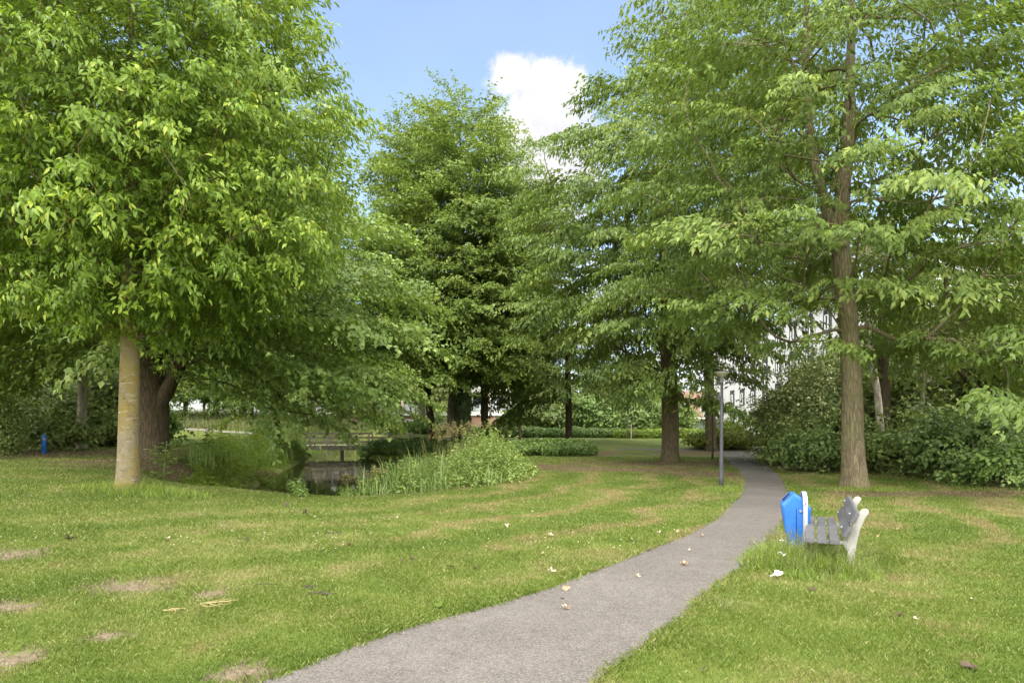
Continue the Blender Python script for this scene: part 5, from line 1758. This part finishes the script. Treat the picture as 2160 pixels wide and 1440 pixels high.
# the large right tree
b = at(1806, 1030)
xb, Y = b[0], b[1]
def wx_(px): return (px - 1080) / F * Y
tree('tree', 'large spreading tree with a grey furrowed trunk on the right lawn', b,
     [(xb, Y, 0, .355), (xb - .10, Y, 1.2, .315), (wx_(1797), Y, 2.8, .28), (wx_(1789), Y, 4.9, .25), (wx_(1772), Y, 7.4, .23), (wx_(1790), Y, 10.5, .16), (wx_(1796), Y, 13.6, .10), (wx_(1800), Y, 16.2, .03)],
     [(wx_(1560), Y - .3, 7.8, 3.2, 3.6, 2.2), (wx_(1640), Y - 1, 9.6, 3.8, 3.8, 2.6), (wx_(1960), Y - .6, 7.0, 4.2, 4.0, 2.4), (wx_(2090), Y - .5, 9.6, 4.4, 4.0, 3.0), (wx_(1780), Y, 13.2, 5.4, 5.0, 3.4), (wx_(1690), Y - 1.6, 5.5, 2.0, 1.8, .8), (wx_(1960), Y - 1.8, 5.2, 3.0, 2.4, 1.0), (wx_(2180), Y - 1.5, 4.8, 2.8, 2.6, 1.6), (11.7, Y - 3.2, 2.7, 1.1, .9, .7), (wx_(1990), Y - 2.5, 4.0, 1.3, 1.1, .45), (wx_(1800), Y - 3.6, 7.9, 2.8, 1.6, 1.6)],
     1.22, 'zelkova', M['leaf_zelkova'], M['bark_zelkova'], 14, 4.3, scale=1.62, inner=.20, tip=.019, flare=.42, rough=.30, lump=.03, tier=1.35, slope=.09, zf=.9, pitchf=.28, pitch0=-.07, arch=.15,
     extra_stems=[[(wx_(1770), Y + .05, 7.1, .17), (wx_(1742), Y + .1, 8.4, .155), (wx_(1712), Y + .1, 10.3, .13), (wx_(1700), Y, 12.5, .10), (wx_(1702), Y, 15.0, .04)]])

# trunks in the right thicket
def thin_tree(px, Y, pts, label, seed, blobs, bark, leaf, spr='far', sp=1.1, sc=1.1, first=3.0):
    X, _, Z = at(px, Y=Y)
    tr = [(X, Y, Z, pts[0][2])] + [((p[0] - 1080) / F * Y, Y, fz(p[1], Y), p[2]) for p in pts[1:]]
    return tree('tree', label, (X, Y, Z), tr, blobs, sp, spr, leaf, bark, seed, first, scale=sc, inner=.3, flare=.2)


Y = 25.0
thin_tree(1862, Y, [(0, 0, .17), (1852, 840, .13), (1836, 740, .11), (1828, 640, .09), (1826, 480, .03)], 'leaning white birch trunk behind the right thicket', 15,
          [((1835 - 1080) / F * Y, Y + .5, 8.2, 2.6, 2.2, 2.0)], M['bark_birch'], M['leaf_olive'], first=5.0)
Y = 29.0
thin_tree(1868, Y, [(0, 0, .26), (1864, 800, .24), (1862, 700, .22), (1866, 560, .14), (1868, 420, .04)], 'dark upright trunk behind the birch in the thicket', 16,
          [((1870 - 1080) / F * Y, Y + 1, 10.5, 3.2, 3, 2.8)], M['bark_dark'], M['leaf_zelkova'], first=6.0)
Y = 27.0
thin_tree(1938, Y, [(0, 0, .12), (1946, 840, .09), (1952, 760, .07), (1960, 660, .03)], 'slender pale trunk right of the birch', 17,
          [((1960 - 1080) / F * Y, Y, 5.6, 1.8, 1.6, 1.1)], M['bark_pale'], M['leaf_olive'], first=4.2, sc=.9)
Y = 26.0
thin_tree(2125, Y, [(0, 0, .20), (2095, 870, .17), (2060, 820, .14), (2010, 770, .10), (1960, 720, .04)], 'low slanting tree growing out of the thicket to the left', 18,
          [((2080 - 1080) / F * Y, Y, 6.0, 2.8, 2.2, 2.2), ((1990 - 1080) / F * Y, Y, 5.6, 1.6, 1.6, 1.0)], M['bark_dark'], M['leaf_olive'], first=2.2)
Y = 36.0
thin_tree(2120, Y, [(0, 0, .28), (2118, 780, .24), (2120, 600, .16), (2120, 440, .04)], 'full leafy tree behind the thicket at the right edge', 19,
          [((2130 - 1080) / F * Y, Y, 9.0, 4.2, 3.6, 4.2), ((2050 - 1080) / F * Y, Y, 6.0, 2.6, 2.6, 2.0)], M['bark_dark'], M['leaf_olive'], first=4.0, sc=1.3, sp=1.25)
Y = 24.0
thin_tree(172, 30.5, [(0, 0, .24), (173, 850, .21), (176, 780, .19), (180, 600, .10), (180, 480, .04)], 'pale smooth trunked tree beside the dark undergrowth at the left', 20,
          [((150 - 1080) / F * 30.5, 30.5, 9.0, 4.2, 3.6, 3.4), ((60 - 1080) / F * 30.5, 29, 6.4, 3.2, 2.4, 1.5), ((200 - 1080) / F * 30.5, 28.5, 5.8, 2.2, 2.0, 1.0)], M['bark_pale'], M['leaf_maple'], spr='maple', first=3.6, sc=2.0, sp=1.3)

# staked sapling
X, _, Z = at(1324, Y=57)
t = thing('sapling', 'slim staked sapling standing at the join of the two far hedges', 'tree', (X, 57, Z))
w = MB(); w.tube([(0, 0, -.1), (.02, 0, 1.8), (.0, 0, 3.6), (.05, 0, 5.6)], [.055, .045, .035, .012], 8); w.build('trunk', M['bark_pale'], t, smooth=True)
w = MB(); w.tube([(.32, 0, -.1), (.32, 0, 1.35)], .05, 8); w.box((.16, 0, 1.2), (.32, .02, .06)); w.build('stake', M['wood'], t)
v, f, tt = lobed_cloud(np.random.default_rng(9), [(0, 0, 4.6, 1.1, 1.1, 1.3), (.3, 0, 5.6, .7, .7, .9)], 60, .2, .07)
mesh_np('crown', v, [f], M['leaf_far'], t, {'tint': tt})

# background trees: three kinds, copied
protos = []
for i, (seed, leaf, h, r_) in enumerate(((61, M['leaf_far'], 13.0, 4.6), (62, M['leaf_maple'], 11.0, 4.4), (63, M['leaf_olive'], 12.0, 4.0))):
    bx_, by_ = (-30.0 + i * 9, 92.0 + 3 * i)
    z_ = G(bx_, by_)
    tt_, _, _ = tree('tree', 'background tree with a rounded green crown in the belt around the park', (bx_, by_, z_),
                     [(bx_, by_, z_, .26), (bx_ + .1, by_, z_ + 4, .22), (bx_ - .1, by_, z_ + 8, .14), (bx_, by_, z_ + h, .03)],
                     [(bx_, by_, z_ + h * .6, r_, r_, h * .36), (bx_ + 1.2, by_ - 1, z_ + h * .42, r_ * .8, r_ * .8, h * .2), (bx_ - .5, by_, z_ + h * .8, r_ * .66, r_ * .66, h * .22)],
                     1.35, 'far', leaf, M['bark_mid'], seed, z_ + 3.0, scale=1.7, inner=.25, group='trees in the belt around the park', tip=.02)
    protos.append(tt_)
rg = np.random.default_rng(64)
spots = [(300, 62), (390, 66), (455, 74), (495, 58), (529, 64), (600, 78), (655, 84), (720, 72), (560, 96), (430, 100), (340, 90), (240, 70), (170, 58), (90, 62), (20, 70), (-60, 60), (120, 84), (1150, 82), (1250, 84), (1340, 80), (1390, 96), (1270, 104), (1180, 105), 
         (1850, 46), (1980, 52), (2080, 48), (2200, 44), (2260, 56), (1930, 40), (2060, 41), (-150, 50), (-60, 44), (60, 50)]
for i, (px, Y) in enumerate(spots):
    o = copy_tree(protos[i % 3])
    X, _, Z = at(px, Y=Y)
    o.location = (X, Y, Z)
    s_ = .78 + .35 * rg.random()
    if 880 < px < 1460: s_ = .62 + .2 * rg.random()
    if px > 1600: s_ = .62 + .25 * rg.random()
    o.scale = (s_, s_, s_ * (.9 + .25 * rg.random()))
    o.rotation_euler = (0, 0, rg.random() * 6.28)

# ------------------------------------------------------------------ litter on the lawn and path
def leaf_mesh(seed, lobes=5, size=.06, curl=.5):
    rg = np.random.default_rng(seed)
    n = 20
    pts = []
    for i in range(n):
        a = 2 * math.pi * i / n
        r = size * (.62 + .38 * abs(math.cos(a * lobes / 2))) * (.9 + .2 * rg.random())
        x_, y_ = r * math.cos(a) * 1.25, r * math.sin(a)
        pts.append((x_, y_, curl * (y_ * y_ / size) * 1.1 + curl * .35 * x_ * x_ / size + .004 * rg.normal() + .004))
    V = [(0, 0, .004)] + [(p[0] * .55, p[1] * .55, p[2] * .4 + .002) for p in pts] + pts
    Fc = [(0, 1 + i, 1 + (i + 1) % n) for i in range(n)] + [(1 + i, 1 + n + i, 1 + n + (i + 1) % n, 1 + (i + 1) % n) for i in range(n)]
    me = bpy.data.meshes.new('fallen_leaf')
    me.from_pydata(V, [], Fc); me.update()
    return me


LM = [leaf_mesh(s, lb, sz, cu) for s, lb, sz, cu in ((1, 5, .055, .9), (2, 3, .05, .6), (3, 5, .062, 1.2), (4, 4, .04, .4))]
for me in LM: me.materials.append(M['dead_leaf'])
LP_ = [m_.copy() for m_ in LM]
for me in LP_: me.materials.clear(); me.materials.append(M['pale_leaf'])
LD = [m_.copy() for m_ in LM]
for me in LD: me.materials.clear(); me.materials.append(M['dark_leaf'])
for me in LM + LP_ + LD: me.name = 'fallen_leaf'
rg = np.random.default_rng(77)


def fallen(px, py, meshes, label, group, s=1.0, lift=.03, flip=False):
    X, Y, Z = at(px, py)
    o = bpy.data.objects.new('fallen_leaf', meshes[int(rg.integers(0, len(meshes)))])
    o.location = (X, Y, Z + lift); o.scale = (s, s * (.6 + .4 * rg.random()), s)
    o.rotation_euler = (rg.normal() * .3, rg.normal() * .3, rg.random() * 6.28)
    link(o); tag(o, label, 'leaf', group)
    return o


for (px, py, s) in [(923, 1109, 1.1), (955, 1145, .8), (615, 1153, 1.0), (1067, 1113, 1.2), (1161, 1134, 1.0), (1145, 1173, .9), (1123, 1082, .8), (1200, 1091, .8), (1162, 1212, 1.1), (1357, 1144, .9), (1389, 1127, .9), (1430, 1124, .9), (1480, 1134, .9), (1268, 1092, .8), (1026, 1157, .9), (838, 1094, .8),
                    (772, 1104, .7), (1038, 1066, .8), (980, 1073, .7), (636, 1054, .7), (700, 1060, .7), (663, 1094, .7), (354, 1140, .9), (395, 1178, .9), (132, 1012, .9), (160, 1018, .7), (1770, 1140, .6), (1852, 1135, .6), (1930, 1310, .6), (1896, 1120, .7), (2050, 1270, .7), (1345, 1220, .7)]:
    fallen(px, py, LP_ if rg.random() < .6 else LM, 'pale curled dead leaf lying on the mown lawn', 'pale dead leaves on the lawn', s * .68)
for (px, py, s) in [(603, 1068, 1.2), (645, 1085, 1.0), (145, 1142, .9), (352, 1146, 1.0), (505, 1141, 1.0), (520, 1143, .8), (57, 1135, .8), (735, 1155, .6), (2042, 1418, 1.0), (1484, 1420, .6), (1370, 1165, .8), (846, 1187, .8), (868, 1183, .8), (955, 1200, .8), (1000, 1205, .7), (1712, 1250, .8), (1900, 1305, .8)]:
    fallen(px, py, LD, 'dark withered leaf lying in the mown grass', 'dark withered leaves on the lawn', s)
for (px, py, s, lab) in [(1193, 1246, 1.2, 'upright curled tan leaf at the left edge of the path'), (1186, 1265, .8, 'small tan leaf just below the curled one on the path'), (1193, 1287, 1.0, 'flat pale leaf lowest of the three at the left path edge'),
                         (1443, 1194, 1.2, 'curled brown leaf alone in the middle of the path'), (1455, 1164, .7, 'thin pale leaf farther up the path beyond the brown one')]:
    fallen(px, py, LP_ if 'pale' in lab else LM, lab, None, s * .75, .018)
lf = fallen(925, 1284, LP_, 'large pale yellow green leaf on the lawn beside the path', None, 1.3)
lf.data = lf.data.copy(); lf.data.materials.clear(); lf.data.materials.append(M['leaf_yellow'])

# torn white papers near the bin
def paper(px, py, Yz, label, s, seed):
    X, Y, Z = at(px, py)
    rg = np.random.default_rng(seed)
    n = 7
    V = []; Fc = []
    for i in range(n):
        for j in range(4):
            x_ = (i / (n - 1) - .5) * .15 * s; y_ = (j / 3 - .5) * (.05 + .03 * math.sin(i * 1.3 + seed)) * s
            V.append((x_, y_ + .015 * math.sin(i * .9), .018 + .018 * s * math.sin(i * 1.1 + j * .8 + seed) + .004 * rg.normal()))
    for i in range(n - 1):
        for j in range(3): Fc.append((i * 4 + j, i * 4 + j + 1, i * 4 + j + 5, i * 4 + j + 4))
    me = bpy.data.meshes.new('paper_scrap'); me.from_pydata(V, [], Fc); me.materials.append(M['paper'])
    o = bpy.data.objects.new('paper_scrap', me); o.location = (X, Y, Z + Yz); o.rotation_euler = (.15, -.1, seed)
    link(o)
    md = o.modifiers.new('thickness', 'SOLIDIFY'); md.thickness = .002
    tag(o, label, 'litter')


paper(1637, 1222, .05, 'largest torn white paper scrap on the grass below the bin', 1.25, 1)
paper(1648, 1196, .16, 'white paper scrap caught in the long grass in front of the bin', .8, 2)
paper(1652, 1152, .07, 'crumpled white paper at the left foot of the blue bin', .7, 3)

# dry stalks and twigs in the foreground grass
def twig(px, py, length, label, seed, mat, n=1, thick=.004, ang=0.0, curl=.2, cat='twig'):
    X, Y, Z = at(px, py)
    rg = np.random.default_rng(seed)
    w = MB()
    for i in range(n):
        p = Vector((rg.normal() * .03 * (n > 1), rg.normal() * .02 * (n > 1), .035)); a = ang + rg.normal() * .25 * (n > 1)
        pts = []
        for j in range(8):
            pts.append(tuple(p)); a += rg.normal() * curl
            p = p + Vector((math.cos(a), math.sin(a), 0)) * length / 8; p.z = .028 + .012 * rg.random()
        w.tube([Vector(q) - Vector((length / 2, 0, 0)) for q in pts], [thick * (1 - .08 * j) for j in range(8)], 5)
    o = w.build('twig', mat, None)
    o.location = (X, Y, Z)
    tag(o, label, cat)


twig(566, 1238, .26, 'straight thin dark twig lying in the foreground grass', 1, M['twig'], 1, .0045, -.05, .05)
twig(660, 1244, .16, 'short dark crumbled twig right of the straight one', 2, M['twig'], 4, .006, .1, .4)
twig(690, 1256, .20, 'longer dark crumbled twig lowest right of the straight one', 3, M['twig'], 5, .006, -.2, .4)
twig(465, 1280, .34, 'bundle of curled dry tan stalks in the left foreground', 4, M['straw'], 7, .007, .1, .3, 'dry stalks')
twig(378, 1293, .24, 'smaller curled tan stalk left of the dry bundle', 5, M['straw'], 3, .007, .2, .4, 'dry stalks')
twig(705, 1127, .30, 'dark twig lying across the middle lawn', 6, M['twig'], 3, .006, 0, .2)

# daisies scattered over the far lawn
rg = np.random.default_rng(88)
nd = 260
yy = 9 + 9 * rg.random(nd) ** 1.2; xx = -1.0 + rg.uniform(-.75, .4, nd) * yy
okd = (poly_sd(PPN[::3], xx, yy) > .2) & (poly_sd(POND, xx, yy) > 1.5)
xx, yy = xx[okd], yy[okd]; nd = len(xx)
zz = gz(xx, yy) + .045
a = np.arange(6) * math.pi / 3
V = np.stack([xx[:, None] + np.cos(a) * .011, yy[:, None] + np.sin(a) * .011, zz[:, None] + 0 * a + .003 * (np.arange(6) % 2)], 2).reshape(-1, 3)
o = mesh_np('daisies', V, [np.arange(nd * 6).reshape(-1, 6)], M['flower'])
tag(o, 'tiny white daisies and clover heads dotted over the lawn', 'flowers', kind='stuff')

rg = np.random.default_rng(90)
n = 5200
ii = rg.integers(40, 400, n); sd = rg.random(n) < .6
P = np.where(sd[:, None], PL[ii], PR[ii]) + rg.normal(size=(n, 2)) * .022
dd = np.where(sd[:, None], PR[ii] - PL[ii], PL[ii] - PR[ii]); dd = dd / np.linalg.norm(dd, axis=1)[:, None]
P = P + dd * (rg.exponential(.035, n) - .04)[:, None]
wv = np.sin(ii * .19) + np.sin(ii * .071 + 1) + 1.2 * rg.normal(size=n)
P = P[wv > -.2]; n = len(P)
P3 = np.concatenate([P, (gz(P[:, 0], P[:, 1]) + .016 + .012 * rg.random(n))[:, None]], 1)
v, f, t_ = leaf_geo(P3, np.concatenate([rg.normal(size=(n, 2)), .25 * rg.normal(size=(n, 1))], 1), np.tile([0, 0, 1.], (n, 1)) + rg.normal(size=(n, 3)) * .3, .018 + .035 * rg.random(n), .0018 + .002 * rg.random(n), rg.random(n), droop=.1)
o = mesh_np('dry_clippings', v, [f], M['straw'], None, {'tint': t_})
tag(o, 'dry tan grass clippings gathered along both edges of the asphalt', 'debris', kind='stuff')

# small dark crumbs and grass clippings on the asphalt
rg = np.random.default_rng(89)
ii = rg.integers(120, 400, 420); tt_ = rg.random(420)
P = PL[ii] * (1 - tt_)[:, None] + PR[ii] * tt_[:, None]
n = len(P)
P3 = np.concatenate([P, (gz(P[:, 0], P[:, 1]) + .018)[:, None]], 1)
v, f, t_ = leaf_geo(P3, np.concatenate([rg.normal(size=(n, 2)), np.zeros((n, 1))], 1), np.tile([0, 0, 1.], (n, 1)) + rg.normal(size=(n, 3)) * .2, .010 + .014 * rg.random(n), .004 + .004 * rg.random(n), rg.random(n), droop=-.1)
o = mesh_np('path_crumbs', v, [f], M['dark_leaf'], None, {'tint': t_})
tag(o, 'dark crumbs of leaf and soil scattered over the asphalt', 'debris', kind='stuff')
